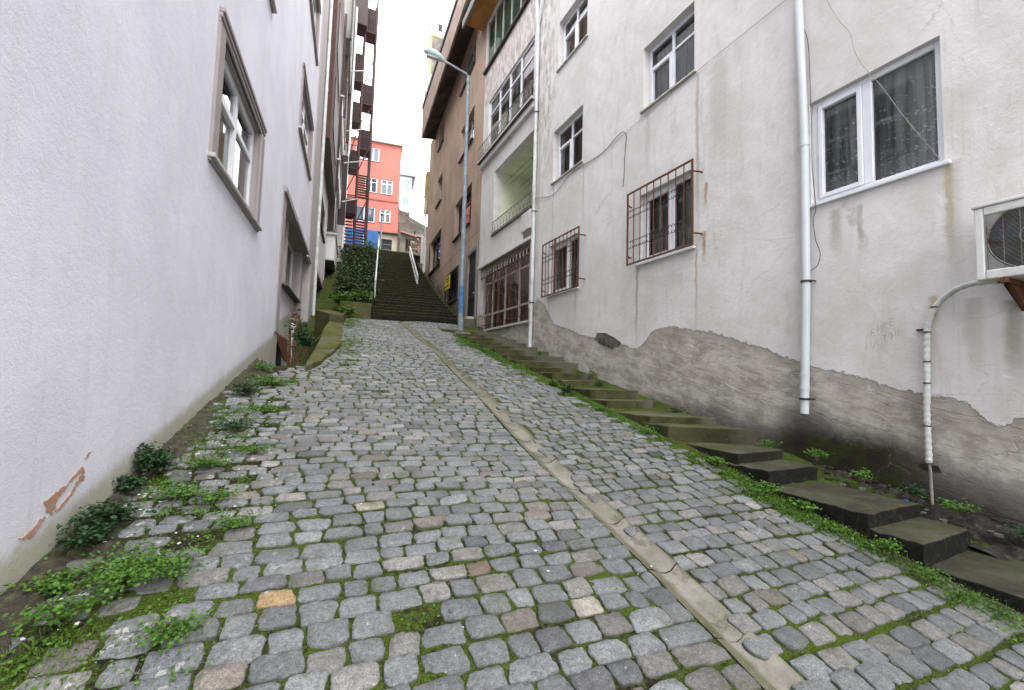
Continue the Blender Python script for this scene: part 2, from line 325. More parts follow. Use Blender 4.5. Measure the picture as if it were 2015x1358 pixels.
def glass(name, tint, refl=.9, rough=.02):
    t = T(name); g = t.nd('ShaderNodeBsdfGlossy'); g.inputs['Roughness'].default_value = rough; g.inputs[0].default_value = (refl, refl, refl, 1)
    tr = t.nd('ShaderNodeBsdfTransparent'); tr.inputs[0].default_value = (*tint, 1)
    fr = t.nd('ShaderNodeFresnel'); fr.inputs[0].default_value = 1.5
    ms = t.nd('ShaderNodeMixShader'); fe = E(t, fr.outputs[0]) * 1.25 + .025
    t.lk(fe._m('MINIMUM', 1.).k, ms.inputs[0]); t.lk(tr.outputs[0], ms.inputs[1]); t.lk(g.outputs[0], ms.inputs[2]); t.lk(ms.outputs[0], t.out.inputs[0])
    return t.m
MAT['glass'] = glass('window_glass', (.84, .88, .87))
MAT['glassgreen'] = glass('green_tinted_glass', (.45, .6, .55))
def curtain(name, c1, c2, lace=False):
    t = T(name); x, y, z = t.xyz(); w = t.noise(9, 2, .5, t.vec(x, y, z * .06)); w2 = t.noise(26, 2, .5, t.vec(x, y, z * .04))
    c = t.mix(c1, c2, (w * .6 + w2 * .4).sm(.36, .62))
    if lace:
        band = (((z * 5.2)._m('FRACT') - .5).abs()).sm(.34, .12)
        fl = t.voro(30, vec=t.vec(0., y * 1., z * 1.)).sm(.42, .2)
        c = t.mix(c, (.75, .8, .78), fl * (band * .75 + .25) * z.sm(3.25, 3.0))
    return t.done(c, .9, w, .02)
MAT['curtain'] = curtain('net_curtain', (.11, .12, .118), (.34, .37, .36))
MAT['lace'] = curtain('lace_curtain', (.19, .205, .20), (.46, .49, .48), True)
MAT['curtaindark'] = curtain('dim_curtain', (.07, .075, .073), (.19, .20, .19))
MAT['palecurtain'] = curtain('grey_curtain', (.10, .11, .105), (.24, .255, .25))
MAT['blind'] = simple('cream_blind', (.30, .27, .18), .8, .1, 3)
MAT['greenblind'] = simple('pale_green_blind', (.22, .30, .27), .7, .3, 1.2)
MAT['paleblind'] = simple('pale_blue_blind', (.32, .40, .50), .7, .1, 1.5)

# ------------------------------------------------------------------ geometry helpers
class Fr:
    """facade frame: s along the wall, d outward from it, z up"""
    def __init__(f, o, s, n):
        f.o = Vector(o); f.s = Vector(s).normalized(); f.n = Vector(n).normalized()
    def p(f, s, d, z): return f.o + f.s * s + f.n * d + Vector((0, 0, z))
RW = Fr((5.3, 0, 0), (0, 1, 0), (-1, 0, 0))
LDv = Vector((.0700426, .997544, 0)); LNv = Vector((LDv.y, -LDv.x, 0))
LW = Fr((-1.31, 0, 0), LDv, LNv)
BDv = Vector((math.sin(.07), math.cos(.07), 0)); BNv = Vector((-BDv.y, BDv.x, 0))
BW = Fr((5.3, 14.62, 0), BDv, BNv)
WF = Fr((0, 0, 0), (1, 0, 0), (0, 1, 0))        # plain world frame: s = x, d = y

class MB:
    def __init__(s): s.v = []; s.f = []; s.mi = []; s.mats = []
    def _m(s, m):
        if m not in s.mats: s.mats.append(m)
        return s.mats.index(m)
    def quad(s, a, b, c, d, m='dark'):
        i = len(s.v); s.v += [tuple(a), tuple(b), tuple(c), tuple(d)]; s.f.append((i, i + 1, i + 2, i + 3)); s.mi.append(s._m(m))
    def box(s, fr, a, b, d0, d1, z0, z1, m='dark', skew=0):
        i = len(s.v)
        for zz in (z0, z1):
            for (p, q) in ((a, d0), (b, d0), (b, d1), (a, d1)): s.v.append(tuple(fr.p(p, q, zz)))
        for f in ((0, 3, 2, 1), (4, 5, 6, 7), (0, 1, 5, 4), (1, 2, 6, 5), (2, 3, 7, 6), (3, 0, 4, 7)):
            s.f.append(tuple(i + k for k in f)); s.mi.append(s._m(m))
    def prism(s, pts, top, m='dark'):          # pts: bottom loop of Vectors, top: offset vector
        i = len(s.v); n = len(pts)
        s.v += [tuple(p) for p in pts] + [tuple(Vector(p) + Vector(top)) for p in pts]
        s.f.append(tuple(i + k for k in range(n))[::-1]); s.f.append(tuple(i + n + k for k in range(n)))
        for k in range(n): s.f.append((i + k, i + (k + 1) % n, i + n + (k + 1) % n, i + n + k))
        s.mi += [s._m(m)] * (n + 2)
    def tube(s, pts, r, m='dark', seg=8, cap=True):
        pts = [Vector(p) for p in pts]; i0 = len(s.v); n = len(pts); mi = s._m(m)
        rs = r if isinstance(r, (list, tuple)) else [r] * n
        prev = None
        for k, p in enumerate(pts):
            d = (pts[min(k + 1, n - 1)] - pts[max(k - 1, 0)]).normalized()
            if prev is None:
                a = Vector((0, 0, 1)) if abs(d.z) < .9 else Vector((1, 0, 0))
                u = d.cross(a).normalized()
            else: u = (prev - d * prev.dot(d)).normalized()
            prev = u; w = d.cross(u)
            for j in range(seg):
                an = 2 * math.pi * j / seg
                s.v.append(tuple(p + (u * math.cos(an) + w * math.sin(an)) * rs[k]))
        for k in range(n - 1):
            for j in range(seg):
                a = i0 + k * seg + j; b = i0 + k * seg + (j + 1) % seg
                s.f.append((a, b, b + seg, a + seg)); s.mi.append(mi)
        if cap:
            s.f.append(tuple(i0 + j for j in range(seg))[::-1]); s.f.append(tuple(i0 + (n - 1) * seg + j for j in range(seg))); s.mi += [mi, mi]
    def wall(s, fr, a, b, z0, z1, op, m, reveal=None, depth=.6, d=0., room='dark'):
        """a wall face with real openings; op = (s0, s1, z0, z1[, depth[, room material]])"""
        S = sorted({a, b, *[v for o in op for v in o[:2]]}); Z = sorted({z0, z1, *[v for o in op for v in o[2:4]]})
        for i in range(len(S) - 1):
            for j in range(len(Z) - 1):
                cs, cz = (S[i] + S[i + 1]) / 2, (Z[j] + Z[j + 1]) / 2
                if any(o[0] < cs < o[1] and o[2] < cz < o[3] for o in op): continue
                s.quad(fr.p(S[i], d, Z[j]), fr.p(S[i + 1], d, Z[j]), fr.p(S[i + 1], d, Z[j + 1]), fr.p(S[i], d, Z[j + 1]), m)
        for o in op:
            p, q, u, v = o[:4]; dp = o[4] if len(o) > 4 else depth; rm = o[5] if len(o) > 5 else room
            r1 = min(dp, .28)
            for (e0, e1, mm) in ((0, r1, reveal or m), (r1, dp, rm)):
                if e1 - e0 < .01: continue
                A = lambda ss, zz, dd: fr.p(ss, d - dd, zz)
                s.quad(A(p, u, e0), A(q, u, e0), A(q, u, e1), A(p, u, e1), mm)
                s.quad(A(p, v, e0), A(p, v, e1), A(q, v, e1), A(q, v, e0), mm)
                s.quad(A(p, u, e0), A(p, u, e1), A(p, v, e1), A(p, v, e0), mm)
                s.quad(A(q, u, e0), A(q, v, e0), A(q, v, e1), A(q, u, e1), mm)
            s.quad(fr.p(p, d - dp, u), fr.p(q, d - dp, u), fr.p(q, d - dp, v), fr.p(p, d - dp, v), rm)
    def build(s, name, parent=None, smooth=False, bevel=0., kind=None, seg=1):
        me = bpy.data.meshes.new(name); me.from_pydata(s.v, [], s.f)
        for m in s.mats: me.materials.append(MAT[m])
        me.polygons.foreach_set('material_index', s.mi)
        if smooth: me.polygons.foreach_set('use_smooth', [True] * len(me.polygons))
        me.update(); o = bpy.data.objects.new(name, me); COL.objects.link(o)
        if parent: o.parent = parent
        if kind: o['kind'] = kind
        if smooth:
            try: me.set_sharp_from_angle(angle=rad(40))
            except Exception: pass
        if bevel:
            b = o.modifiers.new('bevel', 'BEVEL'); b.width = bevel; b.segments = seg; b.limit_method = 'ANGLE'; b.angle_limit = rad(40)
        return o

def thing(name, label, cat, loc=(0, 0, 0), group=None):
    o = bpy.data.objects.new(name, None); COL.objects.link(o); o.empty_display_size = .2
    o['label'] = label; o['category'] = cat
    if group: o['group'] = group
    return o
def tag(o, label, cat, group=None):
    o['label'] = label; o['category'] = cat
    if group: o['group'] = group
    return o
def npmesh(name, V, Fc, mats, attrs=None, parent=None, smooth=False, mi=None):
    me = bpy.data.meshes.new(name); me.from_pydata(V.tolist() if hasattr(V, 'tolist') else V, [], Fc.tolist() if hasattr(Fc, 'tolist') else Fc)
    for m in mats: me.materials.append(MAT[m])
    for k, (typ, arr) in (attrs or {}).items():
        a = me.attributes.new(k, typ, 'POINT'); a.data.foreach_set('color' if typ == 'FLOAT_COLOR' else 'value', np.asarray(arr, dtype=np.float32).ravel())
    if smooth: me.polygons.foreach_set('use_smooth', [True] * len(me.polygons))
    me.update(); o = bpy.data.objects.new(name, me); COL.objects.link(o)
    if parent: o.parent = parent
    return o

# ------------------------------------------------------------------ terrain
def gz(x, y):                                   # lane surface
    if y > 15.1: return 1.722 + (y - 15.1) * .41 if y < 31 else 8.24 + max(0, min(y - 33, 7)) * .3
    return -1.6 + .22 * y
def crown(x, y):
    return .02 * math.sin(x * 1.3 + y * .6) + .012 * math.sin(y * 1.7 + x * 2.1) - .014 * math.exp(-((x - gl(y) - .125) / .3) ** 2)
def interp(pts, v):
    if v <= pts[0][0]: return pts[0][1]
    for (a, b), (c, d) in zip(pts, pts[1:]):
        if v <= c: return b + (d - b) * (v - a) / (c - a)
    return pts[-1][1]
GL = [(-4, 1.53), (1.0, 1.825), (2.2, 1.912), (3.76, 1.995), (5.3, 2.10), (6.95, 2.21), (9.3, 2.36), (15.1, 2.58)]
def gl(y): return interp(GL, y)
def xleft(y): return interp([(-4, -1.5), (2, -1.12), (4.2, -.95), (6.5, -.75), (7.3, -.3), (7.6, -.0), (8.0, .2), (8.6, .34), (9.5, .52), (12.2, .66), (15.1, .92)], y)
def xright(y): return interp([(-4, 3.95), (1.2, 3.78), (3, 3.70), (4.6, 3.62), (7, 3.6), (9, 3.55), (11, 3.55), (12.6, 3.8), (13.4, 4.2), (15.1, 4.9)], y)

# the great ground sheet
gx = [-90, -40, -12, -6, -3.5, -2.2, -1.2, -.4, .0, .3, 1, 2, 3, 4, 5, 5.6, 7, 9, 14, 40, 90]; gy = [-90, -40, -15, -6, -3, 0, 3, 6, 9, 12, 14, 15.1, 17, 19, 22, 25, 28, 31, 33, 36, 40, 50, 80, 160]
V = []
for yy in gy:
    for xx in gx:
        zz = gz(xx, max(yy, -20)) - .30
        if yy > 15.2: zz -= .15
        if 8.9 < yy < 15 and xx < .5: zz = -.6
        V.append((xx, yy, zz))
Fq = [(j * len(gx) + i, j * len(gx) + i + 1, (j + 1) * len(gx) + i + 1, (j + 1) * len(gx) + i) for j in range(len(gy) - 1) for i in range(len(gx) - 1)]
g = npmesh('ground', V, Fq, ['hill'], smooth=True); g['kind'] = 'structure'

# joint bed under the cobbles
nx, ny = 150, 420; V = []
for j in range(ny + 1):
    yy = -3.0 + 18.15 * j / ny
    for i in range(nx + 1):
        xx = -1.75 + (5.25 + 1.75) * i / nx
        lim = -1.31 + .07 * yy - .12
        zd = .05 if gl(yy) + .05 < xx < gl(yy) + .20 else 0
        if yy > 7.45: lim = max(lim, xleft(yy) - .08)
        if xx < lim: xx = lim
        zz = gz(xx, yy) + crown(xx, yy) - zd - .0125 + .006 * math.sin(xx * 23 + math.sin(yy * 17)) * math.sin(yy * 19 + xx * 5)
        V.append((xx, yy, zz + random.uniform(-.004, .004)))
Fq = [(j * (nx + 1) + i, j * (nx + 1) + i + 1, (j + 1) * (nx + 1) + i + 1, (j + 1) * (nx + 1) + i) for j in range(ny) for i in range(nx)]
g = npmesh('lane_bed', V, Fq, ['soil'], smooth=True); g['kind'] = 'structure'

# cobbles: one sheet of separately shaped stones
SV, SF, TONE, RIM = [], [], [], []
def stone(cx, cy, w, h, rot, tone, hgt, near):
    n = 20 if near else 12
    base = len(SV); ex = random.uniform(4.5, 12); out = []
    ph = [random.uniform(0, 6.28) for _ in range(3)]; am = (.03, .03, .022) if near else (.025, .02, 0)
    skew = random.gauss(0, .06); tap = random.gauss(0, .07)
    for k in range(n):
        a = 2 * math.pi * (k + .5) / n; ca, sa = math.cos(a), math.sin(a)
        r = (abs(ca) ** ex + abs(sa) ** ex) ** (-1 / ex)
        r *= 1 + am[0] * math.sin(2 * a + ph[0]) + am[1] * math.sin(5 * a + ph[1]) + am[2] * math.sin(9 * a + ph[2]) + random.gauss(0, .014)
        px, py = ca * r * w / 2, sa * r * h / 2
        px *= 1 + tap * (py / h) * 2; px += py * skew; out.append((px, py))
    cr, sr = math.cos(rot), math.sin(rot)
    tx, ty = random.gauss(0, .03), random.gauss(0, .035)
    rings = ((1.0, -.045, 1.), (1.0, -.012, .9), (.985, -.004, .3), (.93, .001, .0), (.55, .0035, 0.)) if near else ((1.0, -.04, 1.), (.985, -.007, .6), (.88, .001, 0.))
    for sc, dz, rm in rings:
        for px, py in out:
            qx, qy = px * sc, py * sc
            X = cx + qx * cr - qy * sr; Y = cy + qx * sr + qy * cr
            nz = random.gauss(0, .0016) if near else 0
            SV.append((X, Y, gz(X, Y) + crown(cx, cy) + hgt + dz + qx * tx + qy * ty + nz)); TONE.append(tone); RIM.append(rm)
    for q in range(len(rings) - 1):
        for k in range(n):
            a = base + q * n + k; b = base + q * n + (k + 1) % n
            SF.append((a, b, b + n, a + n))
    SV.append((cx, cy, gz(cx, cy) + crown(cx, cy) + hgt + .007)); TONE.append(tone); RIM.append(0.)
    c = len(SV) - 1; q = base + (len(rings) - 1) * n
    for k in range(n): SF.append((q + k, q + (k + 1) % n, c))
SPECIAL = (((.92, 2.34), (.15, .105, .095, 1)), ((-.07, 2.36), (.27, .19, .10, 1)), ((.44, 3.1), (.27, .25, .20, 1)), ((1.42, 1.97), (.25, .235, .20, 1)))
def tone():
    u = random.random(); g = random.gauss(.136, .022); g = max(.08, min(.21, g))
    if u < .5: c = (g * .97, g * 1.0, g * 1.01)
    elif u < .70: c = (g * .96, g * .995, g * 1.035)
    elif u < .86: c = (g * 1.02, g * 1.0, g * .94)
    elif u < .93: c = (g * 1.3, g * 1.28, g * 1.2)
    elif u < .94: c = (g * 1.03, g * .99, g * .96)
    elif u < .97: c = (g * 1.08, g * .98, g * .85)
    else: c = (g * .68, g * .69, g * .73)
    return (*c, 1)
GAPS = []
yr = -2.6
while yr < 14.95:
    pitch = random.uniform(.100, .122) * (1.16 if yr < 2.3 else (1.06 if yr < 3.2 else 1.0))
    for (x0, x1, lane) in ((xleft(yr), gl(yr) - .005, 0), (gl(yr) + .245, xright(yr) + .12, 1)):
        x = x0 + random.uniform(-.12, .03); jy = random.gauss(0, .008) + (.0 if lane == 0 else pitch * .45)
        while x < x1 - .05:
            w = random.choice((random.uniform(.165, .21), random.uniform(.18, .235), random.uniform(.12, .165)))
            if lane: w *= .92
            if x + w > x1 - .07: w = x1 - x
            if w < .05: break
            cx = x + w / 2
            arc = .05 * math.sin((cx - x0) * 1.15 + .4) if lane == 0 else -.035 * (cx - x0)
            cy = yr + arc + jy + random.gauss(0, .006) + .012 * math.sin(yr * 2 + cx * 3)
            edge = cx - x0
            near = cy < 6.5
            leftz = lane == 0 and cx < xleft(cy) + .6 and cy < 8
            rightz = lane == 1 and cx > xright(cy) - .1
            if (leftz and random.random() < .15) or (rightz and random.random() < .35) or random.random() < .003:
                GAPS.append((cx, cy))
            else:
                gap = random.uniform(.009, .019) * (1.4 if leftz else 1)
                sink = -.010 * random.random() - .002 if leftz else random.gauss(0, .0035)
                tn = tone()
                for (sx, sy), sc_ in SPECIAL:
                    if abs(cx - sx) < w / 2 and abs(cy - sy) < pitch / 2: tn = sc_
                stone(cx, cy, w - gap, pitch - gap * random.uniform(.7, 1.1), random.gauss(-.02, .028), tn, sink, near)
            x += w
    yr += pitch
cob = npmesh('cobbled_road', SV, SF, ['cobble'], {'tone': ('FLOAT_COLOR', TONE), 'rim': ('FLOAT', RIM)}, smooth=True)
cob['kind'] = 'structure'

# central drainage channel: nested concrete pieces
mb = MB()
yy = -2.6; joints = []
while yy < 15.0:
    L = random.uniform(.50, .56); y0, y1 = yy, min(yy + L, 15.05)
    xa, xb = gl(y0) - .01, gl(y1) - .01
    lift = random.uniform(-.002, .002); prof = [(.01, -.05), (.01, .0), (.04, -.002), (.08, -.028), (.125, -.038), (.17, -.028), (.21, -.002), (.24, .0), (.24, -.05)]
    nseg = 6; i0 = len(mb.v); tilt = random.gauss(0, .003)
    for k in range(nseg + 1):
        u = k / nseg
        for q, (px, pz) in enumerate(prof):
            cv = 1 - ((px - .125) / .125) ** 2
            bow = -.028 * cv - .005 * (k == nseg)      # rounded lower end lapping over the next piece
            Y = y0 + (y1 - y0) * u + bow
            X = xa + (xb - xa) * u + px + random.gauss(0, .0025)
            mb.v.append((X, Y, gz(X, Y) + crown(gl(Y) + .125, Y) + .002 + pz * .7 + lift + tilt * (px - .12) * 4 + (.002 * (1 - u)) + random.gauss(0, .0008)))
    n = len(prof)
    for k in range(nseg):
        for q in range(n - 1):
            a = i0 + k * n + q; mb.f.append((a, a + 1, a + n + 1, a + n)); mb.mi.append(mb._m('channel'))
    yy += L
o = mb.build('gutter', smooth=True, kind='structure')

# strip of dirt and rubble at the foot of the left wall
def strip(name, fx0, fx1, fz0, fz1, y0, y1, m, n=120, k=8, rough=.012, lump=.02):
    V = []
    for j in range(n + 1):
        yy = y0 + (y1 - y0) * j / n
        for i in range(k + 1):
            u = i / k; xx = fx0(yy) + (fx1(yy) - fx0(yy)) * u
            V.append((xx, yy, fz0(yy) + (fz1(yy) - fz0(yy)) * u + random.gauss(0, rough) * (.3 + math.sin(u * 3.14)) + lump * math.sin(yy * 5 + i) * math.sin(u * 3.14)))
    Fq = [(j * (k + 1) + i, j * (k + 1) + i + 1, (j + 1) * (k + 1) + i + 1, (j + 1) * (k + 1) + i) for j in range(n) for i in range(k)]
    o = npmesh(name, V, Fq, [m], smooth=True); o['kind'] = 'structure'; return o
strip('wall_foot_path', lambda y: -1.33 + .07 * y, lambda y: -1.31 + .07 * y + .22 + .12 * math.sin(y * 3), lambda y: gz(0, y) + .05, lambda y: gz(0, y) - .012, -2.5, 7.6, 'dirt', rough=.014)
strip('verge', lambda y: 3.70, lambda y: 3.98, lambda y: gz(0, y) - .035, lambda y: gz(0, y) - .015, -2.5, 12.4, 'dirt', rough=.012)
BASEW = [(-3, -2.1), (1.35, -1.16), (2.0, -1.05), (2.7, -.95), (3.9, -.84), (5, -.62), (6.16, -.42), (7.77, -.05), (10.1, .58), (13, 1.2), (14.8, 1.6)]
strip('wall_foot_rubble', lambda y: 4.62, lambda y: 5.33, lambda y: interp(BASEW, y) - .10, lambda y: interp(BASEW, y) - .03, -2.5, 14.6, 'darksoil', n=260, rough=.028, lump=.035)

# ------------------------------------------------------------------ steps along the right wall
st = thing('side_stairway', 'narrow flight of mossy concrete steps climbing beside the grey stucco wall', 'steps')
ST = [(-.6, -.6, -1.52), (.35, .35, -1.38), (.95, .95, -1.25), (1.58, 1.61, -1.10), (1.90, 1.91, -.99), (2.72, 2.72, -.85), (3.07, 3.10, -.75), (3.93, 3.45, -.58), (4.29, 4.0, -.50), (5.17, 5.16, -.36),
      (5.62, 5.35, -.22), (6.46, 6.5, -.09), (6.83, 6.75, .03), (7.45, 7.4, .14), (8.0, 8.0, .27), (8.65, 8.6, .41), (9.3, 9.3, .55), (9.95, 9.9, .69), (10.6, 10.6, .83), (11.25, 11.2, .97), (11.9, 11.9, 1.1), (12.6, 12.6, 1.24)]
for i, (ya, yb, zt) in enumerate(ST):
    ye = (ST[i + 1][0] + .1, ST[i + 1][1] + .1) if i + 1 < len(ST) else (14.6, 14.6)
    xs = 3.90 + random.uniform(-.03, .05) + (.03 if i % 3 == 0 else 0); xe = 4.72 + random.uniform(-.06, .1)
    if i == 3: xe = 4.68
    if i > 13: xe = 5.28 - .0; xs -= .1
    bm = bmesh.new(); zb = gz(0, ya) - .35
    cs = [(xs, ya), (xe, yb), (xe, ye[1]), (xs, ye[0])]
    vs = [bm.verts.new((a, b, zb)) for a, b in cs] + [bm.verts.new((a, b, zt + random.uniform(-.008, .008))) for a, b in cs]
    for f in ((0, 3, 2, 1), (4, 5, 6, 7), (0, 1, 5, 4), (1, 2, 6, 5), (2, 3, 7, 6), (3, 0, 4, 7)): bm.faces.new([vs[k] for k in f])
    bmesh.ops.subdivide_edges(bm, edges=bm.edges[:], cuts=7, use_grid_fill=True)
    for v in bm.verts:
        e = (abs(v.co.z - zt) < .02) and (min(abs(v.co.x - xs), abs(v.co.y - ya)) < .04)
        v.co += Vector((random.gauss(0, .0015), random.gauss(0, .002), random.gauss(0, .0012) - (random.random() ** 5 * .018 if e else 0)))
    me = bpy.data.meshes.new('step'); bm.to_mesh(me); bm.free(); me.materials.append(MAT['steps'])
    o = bpy.data.objects.new('step', me); COL.objects.link(o); o.parent = st
    b = o.modifiers.new('bevel', 'BEVEL'); b.width = .008; b.segments = 2; b.limit_method = 'ANGLE'; b.angle_limit = rad(45)

# ------------------------------------------------------------------ windows
def window(parent, fr, a, b, z0, z1, rec=.16, cols=(.5,), transom=None, fm='whiteframe', fw=.06, gm='glass', cur='curtain', sill='sill', sash=(), d=0., sillout=.05, silld=None, mw=None, cdep=.12, name='window', panes=True):
    """frame set back `rec`; cols/transom give mullion places as fractions"""
    m = MB(); D0 = d - rec - .05; D1 = d - rec
    mw = mw or fw
    m.box(fr, a, a + fw, D0, D1, z0, z1, fm); m.box(fr, b - fw, b, D0, D1, z0, z1, fm)
    m.box(fr, a + fw, b - fw, D0, D1, z0, z0 + fw, fm); m.box(fr, a + fw, b - fw, D0, D1, z1 - fw, z1, fm)
    xs = [a + fw] + [a + (b - a) * c for c in cols] + [b - fw]
    for c in cols: m.box(fr, a + (b - a) * c - mw / 2, a + (b - a) * c + mw / 2, D0, D1 + .003, z0 + fw, z1 - fw, fm)
    if transom:
        zt = z0 + (z1 - z0) * transom
        for i in range(len(xs) - 1):
            l = xs[i] + (mw / 2 if i else 0); r = xs[i + 1] - (mw / 2 if i < len(xs) - 2 else 0)
            m.box(fr, l, r, D0, D1 - .002, zt - mw * .4, zt + mw * .4, fm)
    for i in sash:                               # an opening sash, one frame inside the other
        l = xs[i] + (mw / 2 if i else 0); r = xs[i + 1] - (mw / 2 if i < len(xs) - 2 else 0)
        zt = (z0 + (z1 - z0) * transom - mw * .4) if transom else z1 - fw; q = .05
        m.box(fr, l, l + q, D0, D1 + .018, z0 + fw, zt, fm); m.box(fr, r - q, r, D0, D1 + .018, z0 + fw, zt, fm)
        m.box(fr, l + q, r - q, D0, D1 + .018, z0 + fw, z0 + fw + q, fm); m.box(fr, l + q, r - q, D0, D1 + .018, zt - q, zt, fm)
    w = m.build(name, parent, bevel=.006)
    if panes:
        pq = [fr.p(a + fw / 2, D0 + .02, z0 + fw / 2), fr.p(b - fw / 2, D0 + .02, z0 + fw / 2), fr.p(b - fw / 2, D0 + .02, z1 - fw / 2), fr.p(a + fw / 2, D0 + .02, z1 - fw / 2)]
        if fr.s.cross(Vector((0, 0, 1))).dot(fr.n) < 0: pq = pq[::-1]          # the pane faces outward
        g = MB(); g.quad(*pq, gm); g.build('pane', w)
    if cur:
        c = MB(); n = 60; i0 = 0; ph = random.uniform(0, 6)
        for k in range(n + 1):
            s = a + .02 + (b - a - .04) * k / n; dd = D0 - cdep + .022 * math.sin(k * 1.3 + ph) + .01 * math.sin(k * 2.9)
            c.v += [tuple(fr.p(s, dd, z0)), tuple(fr.p(s, dd, z1))]
        for k in range(n): c.f.append((2 * k, 2 * k + 2, 2 * k + 3, 2 * k + 1)); c.mi.append(c._m(cur))
        c.build('curtain', w, smooth=True)
    if sill:
        q = MB(); zz = z0 - .035
        q.box(fr, a - .05, b + .05, D1 - .03, d + sillout, zz, z0 + .003, sill); q.build('sill', w, bevel=.005)
    return w

def grille(parent, fr, a, b, z0, z1, d, bars=9, rows=(.24, .31, .66, .73), door=None):
    m = MB(); r = .011
    m.box(fr, a - .016, a + .016, d - .01, d + .012, z0, z1, 'rust'); m.box(fr, b - .016, b + .016, d - .01, d + .012, z0, z1, 'rust')
    m.box(fr, a + .016, b - .016, d - .01, d + .012, z0, z0 + .028, 'rust'); m.box(fr, a + .016, b - .016, d - .01, d + .012, z1 - .028, z1, 'rust')
    step = (b - a) / bars
    for k in range(1, bars):
        s = a + k * step; m.box(fr, s - .0065, s + .0065, d - .0065, d + .0065, z0 + .028, z1 - .028, 'rust')
    if door: m.box(fr, a + (b - a) * door - .03, a + (b - a) * door + .03, d - .012, d + .016, z0 + .028, z1 - .028, 'rust')
    for f in rows:
        zc = z0 + (z1 - z0) * f
        for k in range(bars):
            s0 = a + (k + .5) * step; up = 1 if rows.index(f) % 2 else -1
            for sg in (-1, 1):
                pts = []
                for q in range(11):
                    an = math.pi * (-.15 + 1.55 * q / 10); rr = step * .25 * (1 - .055 * q)
                    pts.append(fr.p(s0 + sg * (step * .25 - rr * math.cos(an) * 1.), d + .004, zc + up * rr * math.sin(an) * .75))
                m.tube(pts, .0055, 'ironblack', 5)
    for s in (a, b):
        for zz in (z0 + (z1 - z0) * .14, z1 - (z1 - z0) * .14):
            m.tube([fr.p(s, d, zz), fr.p(s - (.07 if s == b else -.05) * -1, d * .3, zz - .01), fr.p(s - (.07 if s == b else -.05) * -1, -.01, zz - .01)], .014, 'rust', 6)
    return m.build('security_grille', parent)

# ------------------------------------------------------------------ right: grey stucco apartment block
rb = thing('grey_apartment_block', 'weathered grey stucco apartment block with barred lower windows along the right side of the lane', 'building')
opR = [(1.90, 3.10, 2.10, 3.36, .7), (4.86, 6.10, 2.05, 3.32, .7), (8.10, 9.42, 1.97, 3.23, .7), (4.84, 6.02, 4.90, 6.11, .7), (8.02, 9.33, 4.84, 6.19, .7), (7.90, 9.18, 7.74, 9.02, .7), (4.84, 6.02, 7.74, 9.02, .7), (1.9, 3.1, 4.95, 6.2, .7),
       (10.52, 14.34, 1.46, 3.66, .5), (10.47, 13.36, 4.66, 6.86, 1.5, 'limewall'), (10.56, 14.12, 7.92, 9.76, .8), (11.0, 14.56, 11.2, 13.1, .9)]
m = MB(); m.wall(RW, -8, 14.62, -4.5, 15.5, opR, 'stucco')
m.quad(RW.p(-8, 0, 15.5), RW.p(14.62, 0, 15.5), RW.p(14.62, -9, 15.5), RW.p(-8, -9, 15.5), 'stucco')
m.quad(RW.p(-8, 0, -4.5), RW.p(-8, 0, 15.5), RW.p(-8, -9, 15.5), RW.p(-8, -9, -4.5), 'stucco')
m.quad(RW.p(14.62, -0, -4.5), RW.p(14.62, -9, -4.5), RW.p(14.62, -9, 15.5), RW.p(14.62, 0, 15.5), 'stucco')
m.build('wall', rb)
w = window(rb, RW, 1.90, 3.10, 2.10, 3.36, rec=.06, cols=(.53,), sash=(1,), cur='lace', fw=.065, mw=.09, sill='whiteframe', sillout=.04, cdep=.09)
w['label'] = 'wide white window with lace curtain'
w = window(rb, RW, 4.86, 6.10, 2.05, 3.32, rec=.1, cols=(.42,), sash=(1,), cur='curtain', sill='whiteframe', fw=.07, mw=.08); grille(w, RW, 4.74, 6.24, 2.03, 3.38, .15)
w['label'] = 'barred window with scrolled rusty grille'
w = window(rb, RW, 8.10, 9.42, 1.97, 3.23, rec=.1, cols=(.4,), sash=(1,), cur='curtain', sill='whiteframe', fw=.07, mw=.08); grille(w, RW, 7.86, 9.5, 1.92, 3.27, .15, 10, door=.62)
w['label'] = 'smaller barred window with hinged rusty grille'
window(rb, RW, 4.84, 6.02, 4.90, 6.11, rec=.14, cols=(.5,), transom=.68, sash=(1,), cur='curtaindark', fw=.055)
window(rb, RW, 8.02, 9.33, 4.84, 6.19, rec=.14, cols=(.5,), transom=.68, sash=(1,), cur='curtaindark', fw=.055)
window(rb, RW, 7.90, 9.18, 7.74, 9.02, rec=.14, cols=(.5,), transom=.68, sash=(1,), cur='blind', fw=.055)
window(rb, RW, 4.84, 6.02, 7.74, 9.02, rec=.14, cols=(.5,), transom=.68, sash=(1,), cur='curtaindark', fw=.055)
window(rb, RW, 1.9, 3.1, 4.95, 6.2, rec=.14, cols=(.5,), transom=.68, sash=(1,), cur='curtaindark', fw=.055)
